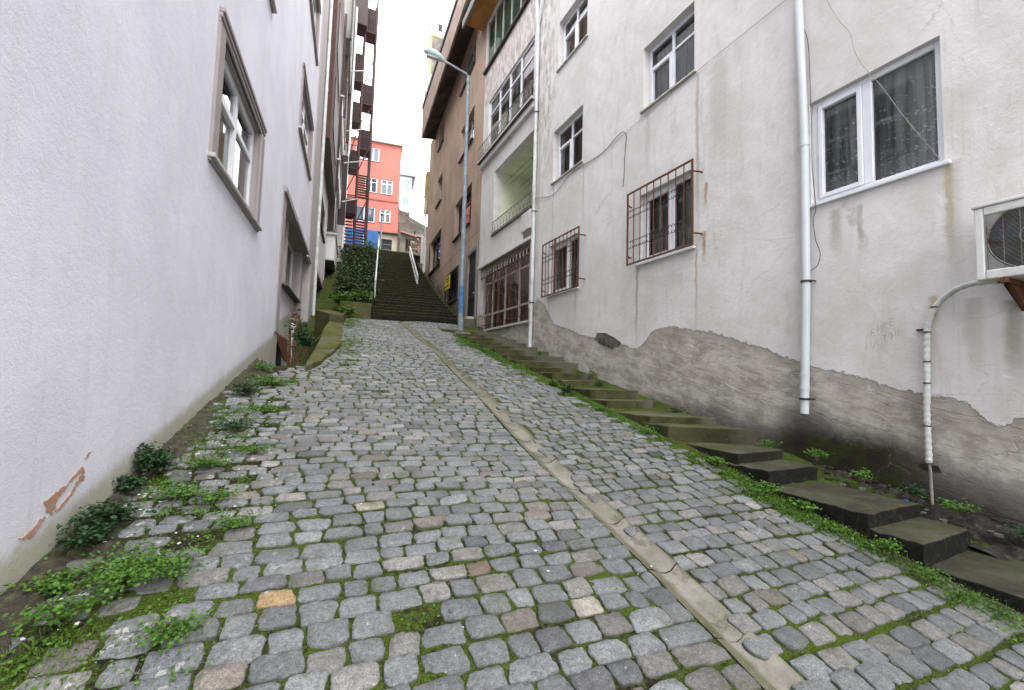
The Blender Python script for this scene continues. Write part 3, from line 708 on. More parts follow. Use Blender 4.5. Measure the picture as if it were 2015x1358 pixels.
# hanging bay window above the balcony
w = window(rb, RW, 10.56, 14.12, 7.92, 9.76, rec=.05, cols=(.27, .5, .74), transom=.72, cur='curtaindark', fw=.07, mw=.08, sill=None); w['label'] = 'long white bay window over the open balcony'
m = MB(); m.box(RW, 10.30, 14.62, .0, .20, 7.63, 7.70, 'stucco'); m.box(RW, 10.29, 14.62, .0, .21, 7.60, 7.628, 'darksill'); m.box(RW, 10.33, 14.6, .0, .12, 7.42, 7.60, 'stucco'); m.build('bay_sill', rb, bevel=.01)
def deco_rail(a, b, z0, h, d, mat, ret=True, name='railing'):
    m = MB()
    for zz in (z0, z0 + h): m.tube([RW.p(a, d, zz), RW.p(b, d, zz)], .014, mat, 6)
    if ret:
        for zz in (z0, z0 + h):
            m.tube([RW.p(a, d, zz), RW.p(a, 0.02, zz)], .014, mat, 6)
        m.tube([RW.p(a, d, z0 + h), RW.p(a, .02, z0)], .008, mat, 5)
    n = int((b - a) / .24); 
    for k in range(n + 1):
        s = a + (b - a) * k / n; m.tube([RW.p(s, d, z0), RW.p(s, d, z0 + h)], .007, mat, 5)
        if k < n:
            e = (b - a) / n; s2 = s + e
            m.tube([RW.p(s, d, z0), RW.p(s + e * .5, d, z0 + h), RW.p(s2, d, z0)], .006, mat, 4)
            m.tube([RW.p(s + e * .2, d, z0 + h * .5), RW.p(s + e * .5, d, z0 + h * .15), RW.p(s + e * .8, d, z0 + h * .5), RW.p(s + e * .5, d, z0 + h * .85), RW.p(s + e * .2, d, z0 + h * .5)], .005, mat, 4)
    return m.build(name, rb)
deco_rail(10.33, 14.5, 7.72, .42, .2, 'railgrey')
deco_rail(10.47, 13.36, 4.70, .36, .03, 'railgrey', False)
m = MB(); m.box(RW, 10.42, 13.4, -.3, .06, 4.60, 4.655, 'darksill'); m.build('balcony_sill', rb, bevel=.006)
m = MB()                                          # broken corbel under the balcony corner
m.prism([RW.p(10.42, 0, 4.58), RW.p(11.0, 0, 4.58), RW.p(11.05, .05, 4.58), RW.p(10.46, .07, 4.58)], (0, 0, -.55), 'stucco'); m.prism([RW.p(10.42, 0, 4.03), RW.p(10.9, 0, 4.03), RW.p(10.9, .04, 4.03), RW.p(10.46, .05, 4.03)], (0, 0, -.28), 'rubble')
m.build('corbel', rb, bevel=.02)
m = MB()                                          # bulb and ceiling rose, washing lines in the balcony
m.tube([RW.p(11.9, -.75, 6.86), RW.p(11.9, -.75, 6.76)], [.07, .04], 'ironblack', 10); m.tube([RW.p(11.9, -.75, 6.76), RW.p(11.9, -.75, 6.66)], [.02, .035], 'whiteframe', 10)
for q in (-.35, -.55, -.95, -1.15): m.tube([RW.p(10.5, q, 6.5), RW.p(13.34, q, 6.5)], .006, 'cable', 4)
m.build('ceiling_bulb', rb)
m = MB(); m.box(RW, 10.49, 10.9, -1.46, -1.40, 4.7, 5.9, 'darkbrown'); m.build('balcony_door', rb, bevel=.01)
# glazed veranda and orange soffit at the top
w = window(rb, RW, 11.0, 14.56, 11.2, 13.1, rec=.04, cols=(.2, .4, .6, .8), fm='dirtywhite', fw=.05, mw=.03, gm='glassgreen', cur='greenblind', sill=None, cdep=.06); w['label'] = 'greenish veranda glazing under the orange soffit'
m = MB(); m.box(RW, 10.6, 14.6, .0, .1, 11.08, 11.16, 'ironblack'); m.build('veranda_sill', rb)
m = MB(); m.box(RW, 9.4, 15.0, .0, .75, 13.12, 13.2, 'orange'); m.box(RW, 9.3, 15.1, .75, .83, 13.0, 13.3, 'greypanel'); m.box(RW, 9.3, 15.1, -.4, .75, 13.2, 13.5, 'greypanel'); m.build('eaves', rb, bevel=.01)
# street level window wall with vertical bars
w = MB(); a, b, z0, z1 = 10.52, 14.34, 1.46, 3.66
for s in (a + .03, 11.45, 12.5, 13.55, b - .03): w.box(RW, s - .03, s + .03, -.2, -.14, z0, z1, 'dirtywhite')
for zz in (z0 + .03, 2.0, 3.1, z1 - .03): w.box(RW, a, b, -.19, -.15, zz - .03, zz + .03, 'dirtywhite')
w = w.build('shopfront_window', rb, bevel=.005); w['label'] = 'wide ground floor window behind red brown bars'
g_ = MB(); g_.quad(RW.p(a, -.17, z1), RW.p(b, -.17, z1), RW.p(b, -.17, z0), RW.p(a, -.17, z0), 'glass'); g_.build('pane', w)
m = MB(); m.box(RW, 10.6, 11.9, -.26, -.24, z0, z1, 'palecurtain'); m.box(RW, 12.75, 13.1, -.36, -.32, z0, z1, 'darkbrown'); m.box(RW, 13.55, 14.3, -.26, -.24, z0, z1, 'palecurtain'); m.box(RW, 12.0, 12.7, -.27, -.24, z0, z1, 'palecurtain'); m.box(RW, 13.3, 13.5, -.34, -.3, z0, z1, 'palewall'); m.build('curtain', w)
m = MB(); n = 34
for k in range(n + 1):
    s = a + (b - a) * k / n; m.box(RW, s - .004, s + .004, .012, .018, z0, z1, 'rust')
    if 2 < k < n - 2 and k % 2 == 0:
        for (zl, zh) in ((2.0, 2.55), (2.55, 3.1)):
            pts = [RW.p(s + .1 * math.sin(q / 8 * math.pi) * (1 if (k // 2) % 2 else -1), .03, zl + (zh - zl) * q / 8) for q in range(9)]
            m.tube(pts, .006, 'rust', 4)
for zz in (z0 + .01, 1.62, 3.3, z1 - .02): m.box(RW, a, b, .006, .026, zz - .012, zz + .012, 'rust')
for k in range(n):
    s = a + (b - a) * (k + .5) / n
    m.box(RW, s - .018, s + .018, .005, .02, 3.34, 3.5, 'dirtywhite') if k % 2 else None
m.build('security_grille', w)
m = MB(); m.box(RW, a - .05, b + .03, -.1, .07, z0 - .07, z0 - .003, 'dirtywhite'); m.build('sill', w, bevel=.006)
m = MB(); m.box(RW, 10.2, 14.5, .0, .09, 3.68, 3.78, 'stucco'); m.build('ledge', rb, bevel=.01)
# drainpipes
def pipe(path, r, mat, collars, parent, brackets=(), name='drainpipe', label=None):
    m = MB(); m.tube(path, r, mat, 16)
    for (p, q) in collars: m.tube([p, q], r * 1.12, mat, 16)
    o = m.build(name, parent, smooth=True)
    for p in brackets:
        k = MB(); k.tube([p + Vector((0, 0, -.012)), p + Vector((0, 0, .012))], r * 1.25, 'ironblack', 14); k.tube([p + Vector((0, -r * 1.5, 0)), p + Vector((.1, -r * 1.5, 0))], .008, 'ironblack', 6); k.build('pipe_clamp', o)
    if label: o['label'] = label
    return o
px = lambda y, z, d=.07: RW.p(y, d, z)
pipe([px(3.14, 14), px(3.14, 6), px(3.165, 4.75), px(3.12, 2.9), px(3.13, 1.2), px(3.17, -.37)], .045, 'pvc', [(px(3.12, 2.93), px(3.12, 2.82)), (px(3.16, .10), px(3.162, .07)), (px(3.162, -.04), px(3.164, -.09)), (px(3.16, .2), px(3.16, .19))], rb, [px(3.13, 1.18), px(3.165, -.2), px(3.15, 5.2)], label='white drainpipe ending above the damp moss')
pipe([px(10.46, 14), px(10.42, 10.9), px(10.28, 10.2), px(10.23, 9.6), px(10.22, 4.6), px(10.2, 2.4), px(10.24, .64)], .05, 'pvcold', [(px(10.23, z), px(10.23, z + .1)) for z in (9.5, 8.0, 6.4, 5.0, 3.6, 2.9, 2.2, 1.0)], rb, [px(10.21, 1.9), px(10.22, 4.4), px(10.22, 7.2)], label='older drainpipe at the bay joint')
m = MB(); m.tube([px(9.75, 11.5), px(9.95, 10.35), px(10.12, 10.0), px(10.24, 9.7)], .04, 'pvcold', 12); m.build('branch_pipe', rb, smooth=True)
# hole with exposed mesh in the lower plaster
m = MB(); rr = []
for k in range(22):
    an = 2 * math.pi * k / 22; rr.append(RW.p(7.02 + .42 * math.cos(an) * random.uniform(.85, 1.1), .004, .70 + .13 * math.sin(an) * random.uniform(.8, 1.15) + .16 * math.cos(an) * .55))
m.v += [tuple(p) for p in rr]; m.f.append(tuple(range(22))); m.mi.append(m._m('rubble'))
for (p, q) in (((7.3, .78), (6.8, .56)), ((7.25, .70), (6.85, .54)), ((7.1, .76), (7.1, .6)), ((6.95, .72), (6.94, .56)), ((6.8, .68), (6.81, .52)), ((7.35, .88), (7.0, .84)), ((7.0, .84), (6.6, .64))):
    m.tube([RW.p(p[0], .008, p[1]), RW.p(q[0], .008, q[1])], .007, 'ironblack', 4)
m.build('broken_plaster', rb)
# pencil scribble on the wall
def text3d(s, size, fr_o, xdir, zdir, mat, name, parent, ext=.001):
    cu = bpy.data.curves.new(name, 'FONT'); cu.body = s; cu.size = size; cu.extrude = ext; cu.align_x = 'CENTER'; cu.align_y = 'CENTER'; cu.offset = -.0 
    tmp = bpy.data.objects.new(name, cu); me = bpy.data.meshes.new_from_object(tmp); bpy.data.objects.remove(tmp)
    X = Vector(xdir).normalized(); Z = Vector(zdir).normalized(); Nn = X.cross(Z)
    me.transform(Matrix(((X.x, Z.x, Nn.x, fr_o.x), (X.y, Z.y, Nn.y, fr_o.y), (X.z, Z.z, Nn.z, fr_o.z), (0, 0, 0, 1))))
    me.materials.clear(); me.materials.append(MAT[mat]); o = bpy.data.objects.new(name, me); COL.objects.link(o); o.parent = parent; return o
# thin handwritten strokes
def strokes(S, y0, z0, sc, dy, name):
    m = MB(); k = 0
    for ch in S:
        for ln in LET[ch]:
            m.tube([RW.p(y0 - (k * .75 + px_) * sc, .0005, z0 + pz_ * sc + k * dy) for px_, pz_ in ln], .0022, 'scratch', 4)
        k += 1
    m.build(name, rb)
LET = {'E': [[(.5, 1), (0, 1), (0, 0), (.5, 0)], [(0, .5), (.4, .5)]], 'M': [[(0, 0), (.05, 1), (.28, .4), (.5, 1), (.55, 0)]], 'R': [[(0, 0), (0, 1), (.4, .95), (.42, .6), (0, .5), (.45, 0)]], 'L': [[(0, 1), (0, 0), (.45, 0)]],
       'U': [[(0, 1), (0, .2), (.2, 0), (.45, .2), (.45, 1)]], 'T': [[(0, 1), (.5, 1)], [(.25, 1), (.25, 0)]], 'O': [[(.25, 1), (0, .5), (.25, 0), (.5, .5), (.25, 1)]], 'I': [[(.2, 1), (.2, 0)]]}
strokes('EMRE', 2.52, .50, .07, .032, 'wall_scribble'); strokes('IULTOR', 2.58, .35, .07, .026, 'wall_scribble')

# ------------------------------------------------------------------ brown building up the lane
bb = thing('brown_building', 'brown rendered four storey building with a mouldy overhanging eave beyond the grey block', 'building')
opB = [(1.50, 3.9, 12.7, 14.3, .6), (1.42, 3.65, 9.4, 10.83, .6), (1.42, 4.3, 5.95, 7.62, .6), (7.75, 9.2, 12.6, 14.1, .6), (7.75, 9.15, 9.25, 10.8, .6), (7.5, 10.7, 5.7, 7.62, .6), (3.22, 5.6, 3.2, 4.52, .5), (.3, 1.5, 1.95, 4.55, .35)]
m = MB(); m.wall(BW, 0, 12.3, -1, 14.6, opB, 'brownrender', 'brownrender'); m.quad(BW.p(12.3, 0, -1), BW.p(12.3, -9, -1), BW.p(12.3, -9, 14.6), BW.p(12.3, 0, 14.6), 'brownrender')
m.quad(BW.p(0, 0, 12), BW.p(0, -3, 12), BW.p(0, -3, 16), BW.p(0, 0, 16), 'brownrender'); m.build('wall', bb)
for (a, b, z0, z1, *_r) in opB[:6]:
    big = b - a > 2.6
    window(bb, BW, a, b, z0, z1, rec=.2, cols=(.33, .66) if big else (.5,), transom=.72, fm='darkbrown' if big else ('dirtywhite' if z0 > 9 else 'darkbrown'), cur='curtaindark', sill='darksill', sillout=.1, fw=.06)
w = window(bb, BW, 3.22, 5.6, 3.2, 4.52, rec=.12, cols=(.25, .5, .75), fm='ironblack', cur=None, sill='darksill', fw=.07); w['label'] = 'dark street level window with yellow notice'
m = MB(); m.box(BW, 3.14, 5.68, .0, .05, 3.12, 3.2, 'darkbrown'); m.box(BW, 3.14, 3.22, .0, .05, 3.2, 4.52, 'darkbrown'); m.box(BW, 5.6, 5.68, .0, .05, 3.2, 4.52, 'darkbrown'); m.box(BW, 3.14, 5.68, .0, .05, 4.52, 4.6, 'darkbrown'); m.build('window_surround', w)
m = MB(); m.box(BW, 7.4, 10.8, .0, .05, 5.62, 5.7, 'darkbrown'); m.box(BW, 10.7, 10.78, .0, .05, 5.7, 7.62, 'darkbrown'); m.build('window_surround', bb)
m = MB(); m.box(BW, .12, .3, .0, .05, 1.95, 4.7, 'greypanel'); m.box(BW, 1.5, 1.75, .0, .05, 1.95, 4.7, 'greypanel'); m.box(BW, .3, 1.5, .0, .05, 4.55, 4.7, 'greypanel'); m.build('door_surround', bb, bevel=.01)
d_ = MB(); d_.box(BW, .32, 1.48, -.07, -.02, 1.95, 3.9, 'door'); d_.box(BW, .32, 1.48, -.09, -.04, 3.9, 4.53, 'ironblack')
for zz in (2.1, 2.75, 3.4): d_.box(BW, .45, 1.35, -.02, -.008, zz, zz + .45, 'door')
d_ = d_.build('door', bb, bevel=.008); m = MB(); m.tube([BW.p(.45, -.02, 2.95), BW.p(.45, .03, 2.95), BW.p(.55, .03, 2.95)], .015, 'whiteframe', 6); m.build('handle', d_)
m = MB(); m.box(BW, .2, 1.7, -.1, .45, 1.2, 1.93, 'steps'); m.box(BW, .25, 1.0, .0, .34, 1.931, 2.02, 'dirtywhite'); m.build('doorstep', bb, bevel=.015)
m = MB()                                         # eaves: soffit, fascia, roof slab
i0 = [BW.p(-.05, 0, 14.5), BW.p(-.05, .78, 13.9), BW.p(10.3, .78, 13.9), BW.p(10.3, 0, 14.3)]
m.quad(*i0, 'soffit'); m.prism([BW.p(-.1, .78, 13.78), BW.p(10.3, .78, 13.78), BW.p(10.3, .78, 15.6), BW.p(-.1, .78, 14.9)], tuple(BW.n * .08), 'fascia'); m.prism([BW.p(-.1, .82, 14.86), BW.p(10.32, .82, 15.55), BW.p(10.32, .82, 15.8), BW.p(-.1, .82, 15.06)], tuple(BW.n * .09), 'ironblack'); m.quad(BW.p(10.3, -3, 14.3), BW.p(10.3, .78, 13.78), BW.p(10.3, .78, 15.6), BW.p(10.3, -3, 15.6), 'soffit'); m.quad(BW.p(-.1, .8, 14.9), BW.p(10.3, .8, 15.6), BW.p(10.3, -9, 15.6), BW.p(-.1, -9, 14.9), 'fascia')
m.build('eaves', bb)
s_ = MB(); s_.box(BW, 4.55, 5.5, .06, .08, 3.86, 4.5, 'yellow'); s_ = s_.build('notice_sign'); tag(s_, 'yellow notice with dark lettering fixed over the dark street level window', 'sign')
for (zz, a, b) in ((4.36, 4.7, 5.35), (4.22, 4.8, 5.25), (4.02, 4.65, 5.4)): 
    q = a
    m = MB(); m.box(BW, a, b, .081, .083, zz - .045, zz - .035, 'ironblack')
    while q < b: m.box(BW, q, min(q + .07, b), .081, .084, zz - .035, zz + .035, 'ironblack'); q += .1
    m.build('lettering', s_)
# roof clutter over the brown building
rc = thing('roof_hoarding', 'weathered rooftop panel with yellow edging and lattice mast above the brown eave', 'roof structure')
m = MB(); m.box(WF, 5.78, 6.85, 26.0, 26.1, 14.8, 21.2, 'stonewall'); m.box(WF, 5.68, 5.78, 25.98, 26.12, 14.8, 21.3, 'yellowold'); m.box(WF, 5.78, 7.2, 25.98, 26.12, 21.2, 21.3, 'yellowold'); m.box(WF, 6.85, 6.95, 26.0, 26.1, 14.8, 21.2, 'yellowold'); m.build('panel', rc)
m = MB()
for (a, b) in ((5.50, 26.0), (5.66, 26.0), (5.58, 26.3)): m.tube([(a, b, 14.7), (a, b, 23.2 if a < 5.52 else 22.2)], .04, 'railgrey', 6)
for k in range(17): m.tube([(5.5, 26.0, 15 + k * .42), (5.66, 26.0, 15.2 + k * .42), (5.58, 26.3, 15.4 + k * .42)], .025, 'railgrey', 4)
for zz in (22.15, 21.75): m.tube([(5.66, 26.05, zz), (7.1, 26.05, zz - .05)], .035, 'railgrey', 5)
for q in (5.9, 6.2, 6.5, 6.8): m.tube([(q, 26.05, 21.3), (q, 26.05, 22.15)], .018, 'railgrey', 5)
m.box(WF, 6.15, 6.4, 26.0, 26.06, 21.7, 22.15, 'ironblack'); m.build('mast', rc)
def dish(c, r, nrm, label):
    t_ = thing('satellite_dish', label, 'satellite dish'); m = MB(); nrm = Vector(nrm).normalized(); u = nrm.cross(Vector((0, 0, 1))).normalized(); v = u.cross(nrm); c = Vector(c)
    for k in range(6):
        for j in range(20):
            a = 2 * math.pi * j / 20; q = r * k / 5 + .001; m.v.append(tuple(c + (u * math.cos(a) + v * math.sin(a)) * q + nrm * (q * q * .35 / r)))
    for k in range(5):
        for j in range(20): a = k * 20 + j; b = k * 20 + (j + 1) % 20; m.f.append((a, b, b + 20, a + 20)); m.mi.append(m._m('dish'))
    o = m.build('reflector', t_, smooth=True); sd = o.modifiers.new('s', 'SOLIDIFY'); sd.thickness = .015
    m = MB(); m.tube([c - v * r * .9 + nrm * .1, c + nrm * r * .9], .012, 'railgrey', 5); m.tube([c + nrm * r * .85, c + nrm * r], .035, 'railgrey', 8); m.build('feed_arm', t_)
    m = MB(); m.tube([c - nrm * .02, c - nrm * .12, c - nrm * .2 - Vector((0, 0, r * 1.3))], .022, 'railgrey', 6); m.build('mount', t_)
dish((5.48, 25.2, 17.5), .5, (-.6, -.8, .35), 'pale satellite dish on the edge of the brown building roof')
m = MB(); m.box(BW, 12.35, 13.0, -.3, .15, 10.2, 12.8, 'yellowold'); m.tube([BW.p(12.7, .3, 12.2), BW.p(12.7, .3, 11.4), BW.p(12.35, .12, 10.8), BW.p(12.35, .12, 2)], .05, 'pvcold', 8)
m.build('side_annex', bb)

# ------------------------------------------------------------------ street lamp
sl = thing('street_lamp', 'blue grey tubular street lamp standing at the upper end of the side steps', 'street lamp')
m = MB(); m.tube([(4.08, 12.72, 1.1), (4.07, 12.72, 2.6), (4.06, 12.72, 6), (4.04, 12.72, 9.45)], [.088, .078, .065, .05], 'lamp', 16); m.tube([(4.04, 12.72, 9.2), (4.04, 12.72, 9.36)], .062, 'lamp', 14); m.build('pole', sl, smooth=True)
m = MB(); m.tube([(4.04, 12.72, 9.4), (3.98, 12.72, 9.5), (3.5, 12.72, 9.62), (3.05, 12.72, 9.72)], .035, 'lamp', 10); m.build('arm', sl, smooth=True)
m = MB(); m.tube([(3.22, 12.72, 9.68), (3.10, 12.72, 9.74), (2.9, 12.72, 9.80), (2.7, 12.72, 9.83), (2.58, 12.72, 9.80)], [.05, .11, .13, .11, .04], 'lamphead', 14); ho = m.build('lamp_head', sl, smooth=True)
m = MB(); m.box(WF, 2.68, 3.05, 12.65, 12.79, 9.64, 9.70, 'dirtywhite'); m.build('lens', ho, bevel=.02)
m = MB(); m.tube([(4.076, 12.72, 1.78), (4.07, 12.72, 2.65)], .0835, 'lampblue', 16, cap=False); m.build('blue_band', sl, smooth=True)
m = MB(); m.box(WF, 3.86, 4.34, 12.5, 12.95, .9, 1.22, 'rubble'); m.build('footing', sl, bevel=.03)

# ------------------------------------------------------------------ AC unit and conduit
ac = thing('air_conditioner', 'white outdoor air conditioner unit with blue black fan bracketed on the grey wall', 'air conditioner')
a0, a1, z0, z1, dd = .72, 1.60, .87, 1.50, .37
m = MB(); m.box(RW, a0, a1, .08, dd - .02, z0, z1 - .03, 'acwhite')
m.box(RW, a0, a0 + .05, dd - .02, dd, z0, z1 - .03, 'acwhite'); m.box(RW, a1 - .055, a1, dd - .02, dd, z0, z1 - .03, 'acwhite'); m.box(RW, a0 + .05, a1 - .055, dd - .02, dd, z0, z0 + .075, 'acwhite'); m.box(RW, a0 + .05, a1 - .055, dd - .02, dd, z1 - .10, z1 - .03, 'acwhite')
m.build('casing', ac, bevel=.012, seg=2)
m = MB(); m.box(RW, a0 - .012, a1 + .012, .07, dd + .012, z1 - .03, z1, 'acwhite'); m.build('lid', ac, bevel=.008, seg=2)
c = (1.265, (z0 + z1) / 2 - .005); R_ = .27
m = MB(); n = 40; i0 = len(m.v)
m.v += [tuple(RW.p(c[0] + R_ * math.cos(2 * math.pi * k / n), dd - .0185, c[1] + R_ * math.sin(2 * math.pi * k / n))) for k in range(n)]; m.f.append(tuple(range(n))); m.mi.append(m._m('acdark'))
for b in range(3):
    an = b * 2.1 + .4; pts = []
    for (r, o_) in ((.05, -.3), (.24, -.35), (.25, .3), (.05, .25)): pts.append(RW.p(c[0] + r * math.cos(an + o_), dd - .017 + b * .0006, c[1] + r * math.sin(an + o_)))
    m.quad(*pts, 'acblue')
m.build('fan', ac)
m = MB()
for k in range(44):
    zz = z0 + .085 + k * (z1 - .11 - z0 - .085) / 43; m.box(RW, a0 + .055, a1 - .06, dd - .009, dd - .005, zz - .0012, zz + .0012, 'railgrey')
for k in range(9):
    s = a0 + .07 + k * (a1 - a0 - .14) / 8; m.box(RW, s - .0025, s + .0025, dd - .012, dd - .009, z0 + .08, z1 - .105, 'railgrey')
for r in (.085, .26):
    m.tube([RW.p(c[0] + r * math.cos(2 * math.pi * k / 32), dd - .004, c[1] + r * math.sin(2 * math.pi * k / 32)) for k in range(33)], .0028, 'railgrey', 5)
m.build('fan_guard', ac)
for s in (.86, 1.44):
    m = MB(); m.box(RW, s - .02, s + .02, .0, .4, z0 - .045, z0 - .002, 'rust'); m.prism([RW.p(s - .018, 0, z0 - .05), RW.p(s - .018, .34, z0 - .05), RW.p(s - .018, .30, z0 - .05), RW.p(s - .018, 0, z0 - .24)], tuple(RW.s * .036), 'rust'); m.build('bracket', ac, bevel=.003)
cd = [(1.52, .88), (1.62, .895), (1.75, .895), (1.87, .86), (1.96, .78), (2.02, .68), (2.05, .55), (2.06, .3), (2.065, 0), (2.075, -.3), (2.07, -.6), (2.07, -.76)]
pts = []; 
for (p, q) in zip(cd, cd[1:]):
    n = max(2, int(math.dist(p, q) / .02))
    for k in range(n): u = k / n; pts.append(((p[0] + (q[0] - p[0]) * u), (p[1] + (q[1] - p[1]) * u)))
sm = [pts[0]] + [((pts[max(i - 3, 0)][0] + pts[i][0] + pts[min(i + 3, len(pts) - 1)][0]) / 3 + random.gauss(0, .0008), (pts[max(i - 3, 0)][1] + pts[i][1] + pts[min(i + 3, len(pts) - 1)][1]) / 3) for i in range(1, len(pts))]
dp = [.2 - .155 * min(1, i / 18) for i in range(len(sm))]
m = MB(); m.tube([RW.p(p[0], d_, p[1]) for p, d_ in zip(sm, dp)], [.0225 + (.006 if i % 3 == 0 else .001 * (i % 2)) for i in range(len(sm))], 'tape', 12)
hz = m.build('conduit', ac, smooth=True); hz['label'] = 'tape wrapped refrigerant line looping down the wall'
m = MB()
for (s, zz) in ((2.052, .5), (2.06, .22), (2.065, .02), (2.075, -.38), (1.99, .73)): m.tube([RW.p(s, .045, zz - .006), RW.p(s, .045, zz + .006)], .030, 'ironblack', 10)
m.box(RW, 2.07, 2.14, .0, .03, .52, .535, 'ironblack'); m.build('cable_tie', hz)
m = MB(); m.tube([RW.p(2.07, .04, -.74), RW.p(2.065, .035, -.8), RW.p(2.06, .035, -1.1)], .012, 'cablegrey', 8); m.build('drain_tube', ac)
m = MB(); m.prism([RW.p(2.0, .002, -.80), RW.p(2.14, .002, -.80), RW.p(2.17, .002, -.765), RW.p(2.12, .002, -.735), RW.p(2.02, .002, -.745)], tuple(RW.n * .002), 'ironblack'); m.build('wall_hole', ac)

def cable(P, label, r=.006, mat='cable', d=.02, sub=5):
    m = MB(); Q = []
    for i in range(len(P) - 1):
        p0 = P[max(i - 1, 0)]; p1 = P[i]; p2 = P[i + 1]; p3 = P[min(i + 2, len(P) - 1)]
        for k in range(sub):
            u = k / sub; Q.append(tuple(.5 * (2 * p1[j] + (p2[j] - p0[j]) * u + (2 * p0[j] - 5 * p1[j] + 4 * p2[j] - p3[j]) * u * u + (3 * p1[j] - p0[j] - 3 * p2[j] + p3[j]) * u ** 3) for j in range(2)))
    Q.append(P[-1]); m.tube([RW.p(q[0], d, q[1]) for q in Q], r, mat, 6); o = m.build('wall_cable', smooth=True); return tag(o, label, 'cable')
cable([(10.4, 4.84), (9.9, 4.68), (9.22, 4.52), (8.52, 4.72), (7.89, 4.69), (7.23, 4.66), (6.75, 4.78), (6.58, 4.79), (6.47, 4.65), (6.5, 4.33), (6.52, 3.89), (6.55, 3.66)], 'black cable drooping between the middle windows with a loose hanging end')
cable([(8.35, 4.77), (7.6, 4.69), (6.98, 4.67), (6.11, 4.76), (4.79, 4.86), (4.14, 4.88), (3.24, 4.9)], 'thin taut grey line crossing the wall below the upper middle window', .0035, 'cablegrey')
cable([(2.9, 4.62), (2.87, 4.5), (2.75, 4.16), (2.64, 3.92), (2.6, 3.68), (2.52, 3.45), (2.36, 3.12), (2.18, 2.69), (1.92, 2.13)], 'loose cable slanting down across the lace curtained window', .003, 'cablegrey', .03)
cable([(3.2, 5.2), (3.19, 4.62), (3.08, 4.15), (3.06, 3.64), (3.05, 2.99), (3.05, 2.54), (3.02, 2.03), (3.05, 1.92), (3.03, 1.67), (2.98, 1.48), (3.02, 1.34), (3.11, 1.3)], 'thin dark cable running down beside the white drainpipe', .0045, 'cable', .05)

# ------------------------------------------------------------------ left: pale rendered building
lb = thing('pale_rendered_building', 'pale lilac grey roughcast building with mauve window surrounds on the left', 'building')
opL = [(4.90, 6.82, 1.96, 3.24, .7), (4.9, 6.85, 5.25, 6.6, .7), (10.75, 13.3, 5.4, 6.75, .7), (10.9, 13.3, 8.85, 10.3, .7), (4.9, 6.85, 8.6, 10.0, .7)]
m = MB(); m.wall(LW, -9, 9.45, -5, 14.5, [o for o in opL if o[0] < 9], 'roughcast', 'mauve'); m.wall(LW, 9.45, 16.35, 3.3, 14.5, [o for o in opL if o[0] > 9], 'roughcast', 'mauve')
opl = [(11.05, 13.75, 1.88, 3.3, .55)]
m.wall(LW, 9.45, 16.35, .62, 3.3, opl, 'roughcast', 'mauve', d=-.22); m.quad(LW.p(9.45, 0, 3.3), LW.p(16.35, 0, 3.3), LW.p(16.35, -.22, 3.3), LW.p(9.45, -.22, 3.3), 'mauve'); m.quad(LW.p(9.45, 0, -2), LW.p(9.45, 0, 3.3), LW.p(9.45, -2.2, 3.3), LW.p(9.45, -2.2, -2), 'roughcast')
m.box(LW, 9.46, 12.0, -.7, -.6, -2, .62, 'dark'); m.box(LW, 9.46, 12.0, -.6, -.222, .50, .618, 'dark'); m.box(LW, 11.9, 12.0, -.6, -.222, -2, .5, 'dark'); m.quad(LW.p(9.46, -.01, -.25), LW.p(11.9, -.01, -.25), LW.p(11.9, -.6, -.25), LW.p(9.46, -.6, -.25), 'dark'); m.wall(LW, 11.9, 16.35, -2, .62, [], 'roughcast', d=-.22); 
m.quad(LW.p(-9, 0, 14.5), LW.p(16.35, 0, 14.5), LW.p(16.35, -9, 14.5), LW.p(-9, -9, 14.5), 'roughcast'); m.quad(LW.p(-9, 0, -5), LW.p(-9, -9, -5), LW.p(-9, -9, 14.5), LW.p(-9, 0, 14.5), 'roughcast'); m.quad(LW.p(16.35, 0, -2), LW.p(16.35, 0, 14.5), LW.p(16.35, -9, 14.5), LW.p(16.35, -9, -2), 'roughcast')
m.build('wall', lb)
def surround(par, fr, a, b, z0, z1, w=.18, d=0.):
    m = MB(); 
    m.box(fr, a - w, a, d - .02, d + .03, z0, z1 + .0, 'mauve'); m.box(fr, b, b + w, d - .02, d + .03, z0, z1, 'mauve')
    for k, (h0, h1, dd_) in enumerate(((0, .05, .02), (.05, .10, .034), (.10, .15, .05))): m.box(fr, a - w - .0, b + w, d - .02, d + dd_, z1 + h0, z1 + h1, 'mauve')
    m.box(fr, a - w - .02, b + w + .02, d - .25, d + .065, z0 - .045, z0 - .002, 'sill'); m.box(fr, a - w, b + w, d - .02, d + .03, z0 - .07, z0 - .045, 'mauve')
    return m.build('surround', par, bevel=.006)
for o_ in opL:
    w = window(lb, LW, *o_[:4], rec=.07, cols=(.5,), transom=.66, sash=(0,), cur='curtain' if o_[0] < 6 else 'curtaindark', sill=None, fw=.09, mw=.09)
    surround(w, LW, *o_[:4])
w = window(lb, LW, 11.05, 13.75, 1.88, 3.3, rec=.1, cols=(.5,), transom=None, cur='curtain', sill='darksill', fw=.07, d=-.22, sillout=.16)
m = MB(); m.box(LW, 10.86, 11.05, -.24, -.12, 1.86, 3.3, 'mauve'); m.box(LW, 13.75, 14.2, -.24, -.1, 1.5, 3.3, 'mauve'); m.box(LW, 10.8, 13.95, .0, .07, 3.3, 3.4, 'mauve'); m.box(LW, 10.8, 13.9, .0, .045, 3.41, 3.46, 'mauve'); m.build('surround', w, bevel=.006)
m = MB(); m.box(LW, 9.08, 9.453, -.21, .02, .64, 3.3, 'mauve'); m.box(LW, 9.08, 10.78, .0, .06, 3.3, 3.42, 'mauve'); m.build('niche_surround', lb, bevel=.006)
